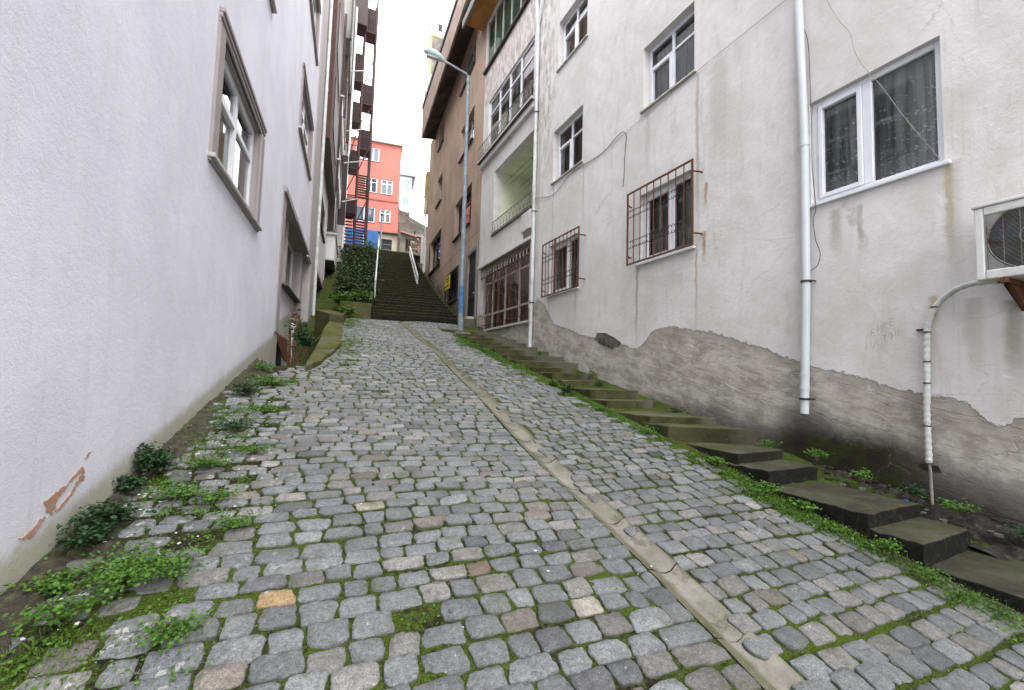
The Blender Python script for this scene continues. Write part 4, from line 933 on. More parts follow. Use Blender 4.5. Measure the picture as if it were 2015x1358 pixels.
m = MB(); m.box(LW, 14.3, 16.33, -.02, .035, 3.34, 14.4, 'mauve_pil'); m.box(LW, 15.2, 16.3, -.2, .03, -.5, 3.34, 'mauve_pil'); m.build('pilaster', lb, bevel=.008)
pipe([LW.p(16.28, .1, 14.3), LW.p(16.28, .1, .45)], .055, 'pvcold', [(LW.p(16.28, .1, z), LW.p(16.28, .1, z + .1)) for z in (1.6, 3.6, 5.2, 6.6, 8.2, 9.8, 11.4)], lb)
m = MB(); m.prism([LW.p(9.48, -.03, .66), LW.p(11.2, -.02, .62), LW.p(11.3, -.02, .1), LW.p(10.8, -.02, .14), LW.p(9.6, -.03, .55)], tuple(LW.n * -.02), 'rust'); m.prism([LW.p(10.0, -.215, .66), LW.p(10.9, -.215, .66), LW.p(10.8, -.215, .9), LW.p(10.0, -.215, .99)], tuple(LW.n * .01), 'brick')
m.tube([LW.p(11.3, .0, .9), LW.p(11.35, .02, .1), LW.p(11.36, .04, -.3)], .03, 'rust', 6); m.build('rusty_plate', lb)
m = MB(); m.tube([LW.p(11.7, .0, .2), LW.p(11.7, .0, .98)], .055, 'dirtywhite', 10); m.tube([LW.p(11.7, .0, .95), LW.p(11.7, .0, 1.05)], [.07, .04], 'whiteframe', 10); m.build('vent_pipe', lb, smooth=True)
# paint peeled to the brick
def peel(P, c='brick'):
    m = MB(); n = 0; Q = []
    for i in range(len(P)):
        a, b = P[i], P[(i + 1) % len(P)]
        for k in range(4): u = k / 4; Q.append((a[0] + (b[0] - a[0]) * u + random.gauss(0, .005), a[1] + (b[1] - a[1]) * u + random.gauss(0, .005)))
    m.prism([LW.p(s, .0005, z) for s, z in Q], tuple(LW.n * .0025), c); return m.build('peeled_patch', lb)
peel([(2.80, -.665), (2.83, -.715), (2.875, -.745), (2.90, -.72), (2.91, -.685), (2.97, -.65), (3.04, -.612), (3.085, -.60), (3.12, -.605), (3.13, -.585), (3.10, -.562), (3.04, -.59), (2.95, -.63), (2.87, -.652)])
peel([(2.895, -.742), (2.93, -.725), (3.0, -.69), (3.045, -.655), (3.06, -.665), (3.02, -.70), (2.94, -.742)]); peel([(3.05, -.652), (3.09, -.612), (3.125, -.612), (3.135, -.632), (3.08, -.655)])
peel([(2.66, -.785), (2.69, -.80), (2.75, -.80), (2.79, -.775), (2.83, -.75), (2.81, -.735), (2.77, -.745), (2.73, -.775)]); peel([(3.12, -.53), (3.15, -.525), (3.17, -.50), (3.14, -.51)])

# ------------------------------------------------------------------ second left building, overhanging upper floors
b2 = thing('brown_overhang_building', 'building with a brown overhanging upper storey just past the white corner drainpipe on the left', 'building')
m = MB(); m.wall(LW, 16.36, 22.2, -2, 8.1, [(17.0, 20.9, 1.85, 3.45, .5), (16.9, 20.9, 5.6, 6.9, .5)], 'palewall', 'mauve', d=.0)
m.quad(LW.p(16.36, .3, 8.1), LW.p(22.2, .3, 8.1), LW.p(22.2, -.1, 8.1), LW.p(16.36, -.1, 8.1), 'greypanel')
m.box(LW, 16.37, 22.2, -.1, .3, 8.15, 17, 'brownpaint'); m.box(LW, 16.36, 22.2, -9, -.1, 8.1, 17, 'palewall'); m.build('wall', b2)
w = window(b2, LW, 17.0, 20.9, 1.85, 3.45, rec=.1, cols=(.5,), fm='dirtywhite', cur=None, sill='darksill', sillout=.12); m = MB(); m.box(LW, 16.8, 21.1, .0, .1, 3.45, 3.55, 'mauve'); m.build('surround', w)
window(b2, LW, 16.9, 20.9, 5.6, 6.9, rec=.05, cols=(.25, .5, .75), fm='darkbrown', fw=.1, cur=None, sill='darksill', sillout=.08)
for (a, z0, z1) in ((17.5, 9.2, 11.2), (17.5, 12.2, 14.2)): m = MB(); m.box(LW, a, a + 3.4, .3, .33, z0, z1, 'darkbrown'); m.build('shutter', b2)
b3 = thing('balconied_building', 'tall pale building with stacked balconies and dark brown cladding beside the fire escape', 'building')
m = MB(); m.box(LW, 22.25, 27.6, -9, .02, -1, 22.5, 'palewall'); m.box(LW, 22.26, 27.5, .02, .62, 16.4, 22.4, 'greypanel'); m.box(LW, 23.4, 27.5, .02, .5, 13.2, 16.0, 'creamwall'); m.box(LW, 23.0, 27.5, .02, .28, 7.0, 13.0, 'palewall'); m.box(LW, 22.3, 27.5, .021, .05, .5, 5.05, 'dark'); m.box(LW, 27.55, 27.75, .0, .66, 2.0, 7.2, 'creamwall'); m.build('wall', b3)  # the dark slab low on the wall paints the shade of a hollow
for (s_a, s_b, d_a, d_b, z_a, z_b) in ((22.21, 22.24, .3, .40, 8.6, 17.6), (22.1, 22.25, .60, .66, 16.3, 22.4), (23.25, 23.39, .28, .54, 12.9, 16.2), (26.9, 27.0, .28, .70, 8.4, 12.6), (26.95, 27.05, .5, .74, 13.4, 21), (22.9, 22.99, .04, .30, 6.8, 9.1)):
    m = MB(); m.box(LW, s_a, s_b, d_a, d_b, z_a, z_b, 'darkbrown'); m.build('cladding_strip', b3)
for (z0, z1) in ((5.2, 6.4), (9.2, 10.1), (12.4, 13.3)): m = MB(); m.box(LW, 22.3, 26.6, .03, .42, z0, z1, 'palewall'); m.box(LW, 22.2, 26.7, .03, .47, z1, z1 + .09, 'dirtywhite'); m.build('balcony', b3)

for (s, d, z0, z1) in ((22.4, .08, 6.5, 8.9), (24.2, .32, 6.6, 8.8), (22.5, .08, 10.3, 12.1), (24.5, .52, 13.4, 15.6), (22.5, .64, 17.0, 21.8), (24.5, .1, 1.2, 4.6), (22.5, .03, 2.0, 4.8)): m = MB(); m.box(LW, s, s + 1.9, d - .05, d, z0, z1, 'darkbrown'); m.build('shutter', b3)
m = MB(); m.prism([LW.p(22.3, .03, 5.2), LW.p(26.5, .03, 5.2), LW.p(26.5, .42, 5.2), LW.p(22.3, .42, 5.2)], (0, 0, -.05), 'mauve'); m.prism([LW.p(26.5, .03, 5.1), LW.p(26.9, .03, 5.1), LW.p(26.9, .5, 5.1), LW.p(26.5, .5, 5.1)], (0, 0, -3.5), 'creamwall'); m.build('underside', b3)
pipe([LW.p(27.0, .72, 22), LW.p(27.0, .72, 13), LW.p(27.0, .66, 12.5), LW.p(27.0, .62, 4.8)], .065, 'pvcold', [(LW.p(27.0, .72, z), LW.p(27.0, .72, z + .12)) for z in (14, 16.5, 19)], b3)
for (z, dx) in ((17.75, .95), (14.1, .85), (12.2, 1.0), (9.9, .85)): m = MB(); m.tube([LW.p(26.3, .5, z - .35), LW.p(26.4, .5 + dx, z)], .035, 'dirtywhite', 6); m.build('flue', b3)
m = MB(); m.box(WF, .2, 1.98, 27.3, 28.4, 21.35, 24, 'darkbrown'); m.build('roof_edge', b3, bevel=.03)

# ------------------------------------------------------------------ fire escape
fe = thing('fire_escape', 'dark red iron fire escape zigzagging up the end of the left row', 'fire escape')
Y0 = 28.0
m = MB()
for x_ in (1.3, 1.94, 2.62):
    for y_ in (Y0, Y0 + 1.0): m.box(WF, x_ - .045, x_ + .045, y_ - .045, y_ + .045, 6.6, 24.2, 'escape')
m.build('frame', fe)
def cage(xa, xb, z0, z1):
    m = MB(); m.box(WF, xa, xb, Y0 - .02, Y0 + 1.02, z0, z0 + .05, 'escape'); m.box(WF, xa, xb, Y0 - .03, Y0 - .005, z1 - .05, z1, 'escape')
    n = 7
    for k in range(n + 1): s = xa + (xb - xa) * k / n; m.box(WF, s - .014, s + .014, Y0 - .025, Y0 - .005, z0 + .05, z1 - .05, 'escape')
    m.box(WF, xa, xb, Y0 - .024, Y0 - .006, (z0 + z1) / 2 - .015, (z0 + z1) / 2 + .015, 'escape')
    for k in range(9): s = xa + (xb - xa) * k / 8; m.box(WF, s - .02, s + .02, Y0 + .98, Y0 + 1.0, z0 + .05, z1, 'escape')
    m.box(WF, xa + .02, xb - .02, Y0 + .6, Y0 + .62, z0 + .05, z1 - .05, 'dark')
    return m.build('landing', fe)
for (z0, z1) in ((18.1, 20.4), (15.45, 17.15), (12.43, 13.95), (9.6, 10.75)): cage(1.3, 1.9, z0, z1)
for (z0, z1) in ((21.55, 23.7), (16.75, 18.5), (13.78, 15.45)): cage(1.96, 2.66, z0, z1)
def flight(xa, xb, z0, z1, n, name='flight'):
    m = MB()
    for k in range(n): zz = z0 + (z1 - z0) * k / (n - 1); yy = Y0 + .0 + .95 * k / (n - 1); m.box(WF, xa + .03, xb - .03, yy, yy + .16, zz, zz + .045, 'escape')
    for xx in (xa, xb): m.prism([(xx, Y0, z0), (xx, Y0 + 1.05, z1), (xx, Y0 + 1.05, z1 + .18), (xx, Y0, z0 + .18)], (.03, 0, 0), 'escape')
    for k in range(5): s = xa + (xb - xa) * k / 4; m.tube([(s, Y0 - .03, z0), (s, Y0 - .03, z0 + .9)], .012, 'escape', 4)
    return m.build(name, fe)
flight(1.96, 2.62, 10.7, 12.5, 10); flight(1.94, 2.6, 7.7, 9.6, 10); flight(1.3, 1.86, 7.6, 9.55, 9)
for (a, b) in (((1.96, 17.8), (2.6, 20.0)), ((1.35, 13.2), (1.9, 15.3)), ((1.96, 12.4), (2.6, 14.3)), ((1.3, 10.9), (1.95, 12.6)), ((1.96, 9.0), (2.6, 10.7)), ((1.96, 15.5), (2.6, 16.7))): m = MB(); m.tube([(a[0], Y0 - .05, a[1]), (b[0], Y0 - .05, b[1])], .035, 'escape', 6); m.build('brace', fe)
m = MB(); m.box(WF, 1.2, 2.7, Y0 - .3, Y0 + 1.1, 7.45, 7.55, 'escape'); m.build('platform', fe)
for zz in (19.7, 20.6, 18.9): m = MB(); m.tube([(1.96, Y0, zz), (2.62, Y0, zz - .1)], .015, 'escape', 4); m.build('rung', fe)
m = MB(); m.box(LW, 27.6, 30.5, -9, 1.2, 3, 7.3, 'dark'); m.box(LW, 28.2, 34, -9, .6, 3, 24, 'palewall'); o = m.build('rear_house'); tag(o, 'pale house wall behind the fire escape at the end of the left row', 'building')

# ------------------------------------------------------------------ central stairs going up the hill
cs = thing('hillside_staircase', 'long dark mossy public staircase at the upper end of the lane', 'staircase')
n = 39; sd = Vector((.125, .992, 0)).normalized()
for k in range(n):
    u = k / n; y0 = 15.12 + 15.9 * u; zt = 1.74 + .168 * (k + 1); xl = 1.71 + 2.16 * u; xr = 4.75 + (6.28 - 4.75) * min(1, u * 1.0) - (.28 * math.sin(min(1, u * 3) * math.pi / 2))
    m = MB(); j = random.gauss(0, .01)
    m.prism([Vector((xl, y0 + j, zt - .4)), Vector((xr, y0 - (xr - xl) * .07 + j, zt - .4)), Vector((xr + .04, y0 + .55, zt - .4)), Vector((xl + .04, y0 + .65, zt - .4))], (0, 0, .4 + random.gauss(0, .006)), 'stairstone')
    m.build('step', cs, bevel=.015)
m = MB(); m.prism([Vector((1.60, 15.3, .8)), Vector((1.72, 15.3, .8)), Vector((3.86, 31.1, 7.4)), Vector((3.66, 31.1, 7.4))], (0, 0, 1.25), 'stairstone'); m.build('side_wall', cs)
def hrail(x0, y0, z0, x1, y1, z1, nm, lo=.0):
    m = MB(); A = Vector((x0, y0, z0)); B = Vector((x1, y1, z1))
    for h in (.95, .5): m.tube([A + Vector((0, 0, h)), B + Vector((0, 0, h))], .032, 'pvcold', 8)
    for k in range(9): p = A.lerp(B, k / 8); m.tube([p, p + Vector((0, 0, .97))], .028, 'pvcold', 8)
    m.build(nm, cs)
hrail(2.08, 17.6, 2.55, 3.70, 30.6, 7.9, 'handrail'); hrail(4.35, 20.5, 3.6, 5.62, 29.4, 7.5, 'handrail')
o = npmesh('staircase_landing', [(2.2, 30.8, 8.28), (9.5, 30.8, 8.28), (10.5, 37, 9.6), (1.0, 37, 9.6), (0, 41.5, 11.1), (12, 41.5, 11.1)], [(0, 1, 2, 3), (3, 2, 5, 4)], ['rubble']); o['kind'] = 'structure'
m = MB(); m.tube([(3.93, 31.4, 8.2), (3.93, 31.4, 10.95)], .05, 'lamp', 8); m.tube([(3.93, 31.4, 10.95), (3.93, 31.4, 11.1)], .08, 'ironblack', 8); o = m.build('thin_post', smooth=True); tag(o, 'thin grey post standing at the top left of the hillside staircase', 'post')

# low mossy wall, slab and terrace left of the stairs
def poly_slab(pts, zf, h, mat, name, sub=True):
    m = MB(); n = len(pts); i0 = 0
    m.v += [(x_, y_, zf(x_, y_) - h) for x_, y_ in pts] + [(x_, y_, zf(x_, y_)) for x_, y_ in pts]
    m.f.append(tuple(range(n, 2 * n))); m.mi.append(m._m(mat))
    for k in range(n): m.f.append((k, (k + 1) % n, n + (k + 1) % n, n + k)); m.mi.append(0)
    return m.build(name, bevel=.02)
o = poly_slab([(-.09, 7.15), (.13, 7.6), (.2, 8.0), (.35, 8.5), (.5, 9.4), (.60, 11), (.68, 12.6), (.35, 12.9), (.20, 11.4), (.10, 9.6), (.0, 8.4), (-.09, 7.4)], lambda x, y: gz(x, y) + .07, 1.9, 'slab', 'mossy_slab'); tag(o, 'sloping moss covered concrete kerb slab beside the area drop at the left building', 'kerb slab')
o = poly_slab([(.35, 12.92), (.70, 12.7), (.95, 15.0), (.9, 16.2), (.45, 15.9), (.0, 13.6)], lambda x, y: gz(x, min(y, 15)) + .28, 2.6, 'slab', 'mossy_ledge'); tag(o, 'short raised mossy ledge where the kerb slab meets the terrace', 'ledge')
o = poly_slab([(.7, 15.15), (1.70, 15.15), (1.72, 15.7), (.7, 15.9)], lambda x, y: 2.22, .9, 'slab', 'mossy_block'); tag(o, 'mossy concrete block left of the lowest stair', 'block')
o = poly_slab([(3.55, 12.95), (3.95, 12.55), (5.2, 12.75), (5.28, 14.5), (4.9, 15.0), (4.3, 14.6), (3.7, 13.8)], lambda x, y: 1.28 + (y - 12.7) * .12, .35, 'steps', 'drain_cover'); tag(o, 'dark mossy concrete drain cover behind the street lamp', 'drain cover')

# ------------------------------------------------------------------ top of the lane: red house and the rest
RF = Fr((6.6, 41, 0), (-.99, .12, 0), (-.12, -.99, 0))
rh = thing('coral_house', 'coral red three storey house facing down the staircase', 'building')
opH = [(1.95, 4.1, 19.45, 20.75, .4), (2.0, 3.1, 16.45, 17.85, .4), (.62, 1.66, 16.45, 17.85, .4), (2.1, 4.0, 13.6, 15.05, .4), (.68, 1.66, 13.75, 15.0, .4)]
m = MB(); m.wall(RF, -.02, 6.5, 12.7, 21.3, opH, 'red', 'red'); m.wall(RF, -.02, 6.5, 7.5, 12.7, [(.45, 1.5, 10.6, 12.2, .3)], 'creamwall', d=-.05); m.quad(RF.p(-.02, 0, 9), RF.p(-.02, 0, 21.3), RF.p(-.02, -7, 21.3), RF.p(-.02, -7, 9), 'red'); m.build('wall', rh)
for i, o_ in enumerate(opH): window(rh, RF, *o_[:4], rec=.06, cols=(.25, .5, .75) if i == 0 else (.5,), transom=None if i in (0, 3) else .7, cur='paleblind' if i != 4 else 'curtaindark', sill='redtrim', fw=.08)
m = MB(); m.box(RF, -.15, 6.5, -7, .25, 21.3, 21.45, 'sill'); m.build('roof', rh)
m = MB(); m.box(RF, -.05, 6.5, .0, .06, 15.75, 15.87, 'redtrim'); m.box(RF, -.05, 6.5, .0, .3, 12.66, 12.76, 'ironblack'); m.build('cornice', rh)
d_ = MB(); d_.box(RF, .45, 1.5, -.3, -.2, 10.6, 12.2, 'door'); d_.box(RF, .48, 1.46, -.2, -.16, 11.2, 11.26, 'greypanel'); d_.box(RF, .48, 1.46, -.2, -.16, 11.7, 11.76, 'greypanel'); d_.build('door', rh)
m = MB(); m.box(RF, 1.7, 4.4, .0, 1.2, 8.5, 12.5, 'blue')
for k in range(14): m.box(RF, 1.75 + k * .19, 1.80 + k * .19, 1.2, 1.24, 8.5, 12.4, 'blue')
m.box(RF, 2.9, 2.97, 1.2, 1.27, 10.7, 12.1, 'palewall')
o = m.build('blue_shed'); tag(o, 'blue corrugated metal shed against the foot of the coral house', 'shed')
dish(RF.p(-.5, .1, 15.3), .42, (-.3, -.9, .3), 'small satellite dish at the right edge of the coral house')
dish(RF.p(-.75, -.3, 12.6), .5, (-.2, -.9, .4), 'larger greenish satellite dish above the little grey house roof')
fa = thing('distant_apartment_block', 'pale blue white apartment block with overhanging grey top floor far up the hill', 'building')
FF = Fr((9.3, 60, 0), (1, -.12, 0), (-.12, -1, 0))
m = MB(); m.box(FF, -.5, .75, -6, .0, 12, 27.4, 'palefar'); m.box(FF, .75, 2.0, -6, -.02, 22.0, 27.4, 'palefar'); m.box(FF, -.5, 2.5, -6, .5, 27.0, 28.3, 'greyfar'); m.prism([FF.p(.75, 0, 22.4), FF.p(1.7, 0, 22.4), FF.p(.9, 0, 20.4), FF.p(.75, 0, 20.4)], tuple(FF.n * -5), 'greyfar'); m.build('wall', fa)
for (z0, z1, c_) in ((24.9, 26.6, 'paleblind'), (22.9, 24.1, 'teal')): window(fa, FF, .85, 1.75, z0, z1, rec=-.12, cols=(.5,), cur=c_, sill=None, fw=.07, cdep=-.02, gm='glass')
m = MB(); m.prism([Vector((6.9, 45, 8)), Vector((13, 43.5, 8)), Vector((13, 45, 8)), Vector((6.9, 46, 8))], (0, 0, .1), 'stonewall')
V = [(6.4, 45.2, 8), (13, 43.6, 8), (13, 43.6, 14.6), (10.1, 44.3, 15.1), (8.4, 44.7, 16.0), (7.3, 45, 17.1), (6.4, 45.2, 17.3)]
m.prism([Vector(v) for v in V], (0, 1.0, 0), 'stonewall'); o = m.build('old_stone_wall'); tag(o, 'tall old grey stone retaining wall behind the little grey house', 'wall')
m = MB(); m.box(WF, 7.55, 7.9, 44.55, 44.75, 13.5, 14.0, 'whiteframe'); m.box(WF, 7.62, 7.8, 44.5, 44.56, 13.6, 13.9, 'ironblack'); m.build('vent_opening', o)
gh = thing('little_grey_house', 'small grey plastered house with a tiled roof right of the coral house', 'building')
GF = Fr((7.0, 39.6, 0), (.99, -.12, 0), (-.12, -.99, 0))
m = MB(); m.wall(GF, -.35, 3.2, 8, 12.6, [(.15, 1.15, 10.9, 12.05, .4)], 'stonewall'); m.quad(GF.p(3.2, 0, 8), GF.p(3.2, -3, 8), GF.p(3.2, -3, 12.6), GF.p(3.2, 0, 12.6), 'stonewall'); m.build('wall', gh)
m = MB(); m.prism([GF.p(-.4, .3, 12.55), GF.p(3.4, .3, 11.7), GF.p(3.4, -3, 12.9), GF.p(-.4, -3, 13.6)], (0, 0, .12), 'rooftile'); m.build('roof', gh)
window(gh, GF, .15, 1.15, 10.9, 12.05, rec=.1, fm='darkbrown', cols=(.33, .66), transom=.5, cur=None, sill='darksill', fw=.05)
# debris and junk at the top right of the staircase
jn = thing('scrap_heap', 'heap of broken roof tiles, branches and boards at the top right of the staircase', 'scrap heap')
m = MB()
for k in range(60):
    c = Vector((6.9 + random.gauss(0, .35), 33 + random.gauss(0, .8), 8.7 + abs(random.gauss(0, .7)))); a = Vector((random.gauss(0, 1), random.gauss(0, 1), random.gauss(0, .5))).normalized() * random.uniform(.2, .6); b = a.cross(Vector((random.random(), .3, 1))).normalized() * random.uniform(.08, .2)
    m.prism([c, c + a, c + a + b, c + b], (0, 0, .04), random.choice(('rooftile', 'rubble', 'brick', 'creamwall')))
m.box(WF, 6.3, 7.6, 32.0, 34, 8.0, 8.75, 'rubble'); o = m.build('tiles', jn); o['kind'] = 'stuff'
m = MB()
for k in range(26):
    p = Vector((6.7 + random.gauss(0, .3), 33 + random.gauss(0, .6), 8.4)); q = p + Vector((random.gauss(0, .3), random.gauss(0, .3), random.uniform(.8, 2.2))); m.tube([p, (p + q) / 2 + Vector((random.gauss(0, .12), 0, 0)), q], [.03, .02, .008], 'twig', 5)
m.build('branches', jn)
m = MB(); m.box(WF, 6.55, 6.85, 30.2, 30.3, 7.6, 9.6, 'dirtywhite'); m.box(WF, 6.25, 6.45, 27.6, 27.7, 6.4, 8.2, 'palefar'); m.build('boards', jn)

# ------------------------------------------------------------------ vegetation
def leaves(centers, n, spread, size, up=.5, mats='leaf', name='weeds', hue=(0, 1), parent=None, round_=True, blade=False, hfun=None):
    """many small leaf faces: six sided leaves or thin blades"""
    C = np.repeat(np.asarray(centers, float), n, axis=0); M = len(C)
    off = RNG.normal(0, 1, (M, 3)) * np.array(spread); off[:, 2] = np.abs(off[:, 2])
    P = C + off; sz = size * RNG.uniform(.55, 1.4, M); th = RNG.uniform(0, 2 * np.pi, M)
    A = np.stack([np.cos(th), np.sin(th), np.zeros(M)], 1)
    if blade:
        lean = RNG.uniform(.1, .8, (M, 1)); tip = P + (A * lean + np.array([0, 0, 1.])) * (sz * 2.2)[:, None]; sd = np.stack([-A[:, 1], A[:, 0], np.zeros(M)], 1) * (sz * .13)[:, None]
        mid = P + (A * lean * .35 + np.array([0, 0, .62])) * (sz * 2.2)[:, None]
        V = np.stack([P - sd, P + sd, mid + sd * .7, tip, mid - sd * .7], 1).reshape(-1, 3); k = 5
    else:
        tl = RNG.normal(0, up, (M, 1)) + .25; nrm = np.concatenate([RNG.normal(0, up, (M, 2)), np.ones((M, 1))], 1); nrm /= np.linalg.norm(nrm, axis=1)[:, None]
        U = A - nrm * (A * nrm).sum(1)[:, None]; U /= np.linalg.norm(U, axis=1)[:, None]; Wv = np.cross(nrm, U)
        s_ = sz[:, None]
        prof = ((-1, 0, 0), (-.35, .62, .12), (.4, .55, .1), (1, 0, -.12), (.4, -.55, .1), (-.35, -.62, .12))
        V = np.stack([P + U * a * s_ + Wv * b * s_ + nrm * c * s_ for a, b, c in prof], 1).reshape(-1, 3); k = 6
    Fc = np.arange(M * k).reshape(M, k)
    h = np.repeat(RNG.uniform(hue[0], hue[1], M), k)
    return npmesh(name, V, Fc, [mats], {'hue': ('FLOAT', h)}, parent=parent)
def gzc(x, y): return gz(x, y) + crown(x, y)
# moss-like grass in the joints
pts = []
for _ in range(5200):
    y_ = RNG.uniform(.4, 9.5) if RNG.random() < .8 else RNG.uniform(9, 15); x_ = RNG.uniform(xleft(y_) - .05, xright(y_) + .1)
    dens = .14 + .55 * math.exp(-((x_ - xleft(y_) - .3) / .6) ** 2) + .4 * math.exp(-((x_ - xright(y_)) / .35) ** 2) + .3 * (math.sin(x_ * 2.1 + y_ * 1.3) * math.sin(y_ * 2.3 - x_) > .35)
    if RNG.random() < dens and not (gl(y_) < x_ < gl(y_) + .25): pts.append((x_, y_, gzc(x_, y_) - .018))
o = leaves(pts, 16, (.035, .014, .007), .0065, .6, 'grass', 'joint_grass', (0, 1)); o['kind'] = 'stuff'; tag(o, 'tiny moss and grass tufts growing in the cobble joints', 'grass')
pts = [(cx + RNG.normal(0, .05), cy + RNG.normal(0, .03), gzc(cx, cy) - .012) for cx, cy in GAPS for _ in range(2)]
for _ in range(900):                                                                          # verge beside the side steps
    y_ = RNG.uniform(.6, 12.2); w_ = .05 + .15 * max(0, math.sin(y_ * 1.9 + .5)) ; x_ = 3.84 - abs(RNG.normal(0, w_)) - .1 * max(0, math.sin(y_ * 3.1))
    if RNG.random() < .55 + .45 * max(0, math.sin(y_ * 2.6 + 1) + .4): pts.append((x_, y_, gz(0, y_) - .008)); pts.append((x_ - .04, y_ + .03, gz(0, y_) - .01))
for _ in range(330):                                                                          # left margin
    y_ = RNG.uniform(.8, 6.8); x_ = -1.31 + .07 * y_ + abs(RNG.normal(.2, .28)); 
    if math.sin(y_ * 4.2) + math.sin(y_ * 2.3 + x_ * 3) > -.1: pts.append((x_, y_, gzc(x_, y_) - .01))
for _ in range(300):
    y_ = RNG.uniform(8.5, 15); x_ = xleft(y_) + abs(RNG.normal(0, .3)); pts.append((x_, y_, gz(0, y_) - .0))
o = leaves(pts, 30, (.06, .06, .016), .0085, .55, 'leaf', 'low_weeds', (.1, 1)); o['kind'] = 'stuff'; tag(o, 'low chickweed and clover carpet along both edges of the lane', 'weeds')
o = leaves([p for p in pts if RNG.random() < .6], 9, (.05, .05, .01), .015, .5, 'grass', 'grass', (.2, 1), blade=True); o['kind'] = 'stuff'; tag(o, 'thin grass blades standing among the low weeds', 'grass')

def weed(x, y, z, r, h, label, n=90, size=.02, mat='leaf', group='weeds along the walls'):
    t_ = thing('weed_plant', label, 'weed', group=group); ns = 7; tips = []; m = MB()
    for k in range(ns):
        a = RNG.uniform(0, 6.28); q = r * RNG.uniform(.2, 1.); tp = Vector((x + q * math.cos(a), y + q * math.sin(a), z + h * RNG.uniform(.45, 1.)))
        m.tube([(x, y, z - .02), ((x * .45 + tp.x * .55), (y * .45 + tp.y * .55), z + h * .55), tp], [.003, .0022, .001], 'twig', 4); tips.append(tuple(tp)); tips.append(((x + tp.x) / 2, (y + tp.y) / 2, z + (tp.z - z) * .55))
    m.build('stem', t_); leaves(tips, max(6, int(n * 1.9) // len(tips)), (r * .38, r * .38, h * .17), size * .66, .55, mat, 'foliage', (0, 1), parent=t_)
WL = [(-.98, 3.75, .11, .17, 'round dark green bush against the pale wall', 420, .02, 'leafdark'), (-1.02, 3.5, .08, .1, 'small dark leafy clump just below the round bush', 200, .02, 'leafdark'), (-.98, 3.12, .13, .12, 'wide bushy weed under the peeled paint of the pale wall', 330, .02, 'leafdark'),
      (-1.0, 2.95, .1, .1, 'leafy weed nearest the longer peeled paint streak', 220, .018, 'leafdark'), (-.62, 3.83, .12, .09, 'bright green spreading weed right of the round bush', 300, .014, 'leaf'), (-.74, 3.42, .12, .08, 'low bright weed below the round bush among lichen stones', 260, .014, 'leaf'),
      (-.72, 2.66, .19, .08, 'large bright weed patch over the cobbles at lower left', 900, .013, 'leaf'), (-.55, 2.62, .12, .08, 'weed tuft at the right end of the lower left patch', 240, .014, 'leaf'), (-.98, 2.62, .09, .08, 'weed at the wall foot left of the large lower patch', 180, .015, 'leaf'),
      (-.62, 4.55, .13, .10, 'grey green weed clump further up the left margin', 220, .018, 'leafdark'), (-.64, 5.7, .13, .12, 'bushy weed at the bend of the left margin', 240, .022, 'leafdark'), (-.5, 6.2, .12, .09, 'weed beside the start of the dirt strip', 200, .02, 'leaf'),
      (-.25, 8.9, .16, .42, 'green shrub at the dark opening of the pale building', 300, .03, 'leafdark'), (-.12, 8.5, .16, .3, 'shrub between the dark opening and the mossy slab', 320, .03, 'leafdark'), (-.62, 6.9, .12, .1, 'weed at the corner of the pale wall', 150, .02, 'leaf'),
      (-.45, 2.2, .12, .07, 'small weed tuft between the lowest left cobbles', 200, .014, 'leaf'), (-.88, 2.42, .12, .09, 'weed at the dark mossy corner below the large patch', 240, .015, 'leaf'), (-.36, 3.0, .1, .06, 'flat weed patch among the cobbles left of the orange stained stone', 200, .012, 'leaf'), (-.5, 3.3, .1, .07, 'thin weed patch between lichen spotted stones', 200, .013, 'leaf'), (-.4, 4.05, .12, .07, 'spreading weed in the joints right of the bright weed', 200, .013, 'leaf'), (-.45, 5.1, .13, .07, 'low weed in the cobbles halfway up the left margin', 190, .015, 'leaf'),
      (3.82, 2.35, .09, .08, 'broad leaved weed beside the third step from the bottom', 110, .026, 'leaf'), (3.8, 2.62, .1, .08, 'weed tuft below the wide dark step', 140, .02, 'leaf'), (3.78, 3.2, .1, .09, 'weed clump under the front of the double step', 170, .02, 'leaf'), (3.8, 1.75, .08, .08, 'weed at the foot of the second step', 120, .018, 'leaf'),
      (3.72, 4.1, .12, .08, 'leafy tuft in the verge beside the middle steps', 170, .018, 'leaf'), (3.66, 5.0, .1, .07, 'small tuft in the verge opposite the wall hole', 120, .02, 'leaf'), (3.72, 5.9, .12, .12, 'taller weed in the verge below the upper steps', 160, .026, 'leafdark'), (3.7, 6.35, .1, .1, 'weed cluster above it in the verge', 130, .026, 'leaf')]
for (x_, y_, r_, h_, lb_, n_, s_, mt) in WL: weed(x_, y_, gz(x_, y_) + .0, r_, h_, lb_, n_, s_, mt)
SW = [(4.86, 1.75, -1.02, 'weed in the gap behind the second lowest step'), (4.95, 1.4, -1.14, 'low weed behind the lowest visible step'), (4.92, 2.05, -.98, 'small weed with litter beside the wide dark step'), (4.95, 2.45, -.93, 'weed row below the damp moss on the wall'), (4.9, 2.85, -.8, 'weed left of the drainpipe outlet'), (4.93, 3.45, -.80, 'weed behind the double step'),
      (4.9, 3.75, -.75, 'spreading weed at the crack end'), (4.9, 4.3, -.62, 'weed tuft at the end of the fifth tread'), (4.9, 4.75, -.52, 'weed beside the middle riser'), (4.85, 5.3, -.46, 'trailing weed on the middle tread'), (4.85, 5.95, -.32, 'small weed under the wall crack'), (4.75, 6.45, -.18, 'little weed on the upper tread'), (4.72, 6.6, -.08, 'upright bushy weed by the upper riser'), (4.7, 7.1, .0, 'small bushy weed above the upper riser'), (4.8, 8.9, .45, 'weed near the old drainpipe foot'), (4.9, 10.0, .62, 'weed beside the old drainpipe foot')]
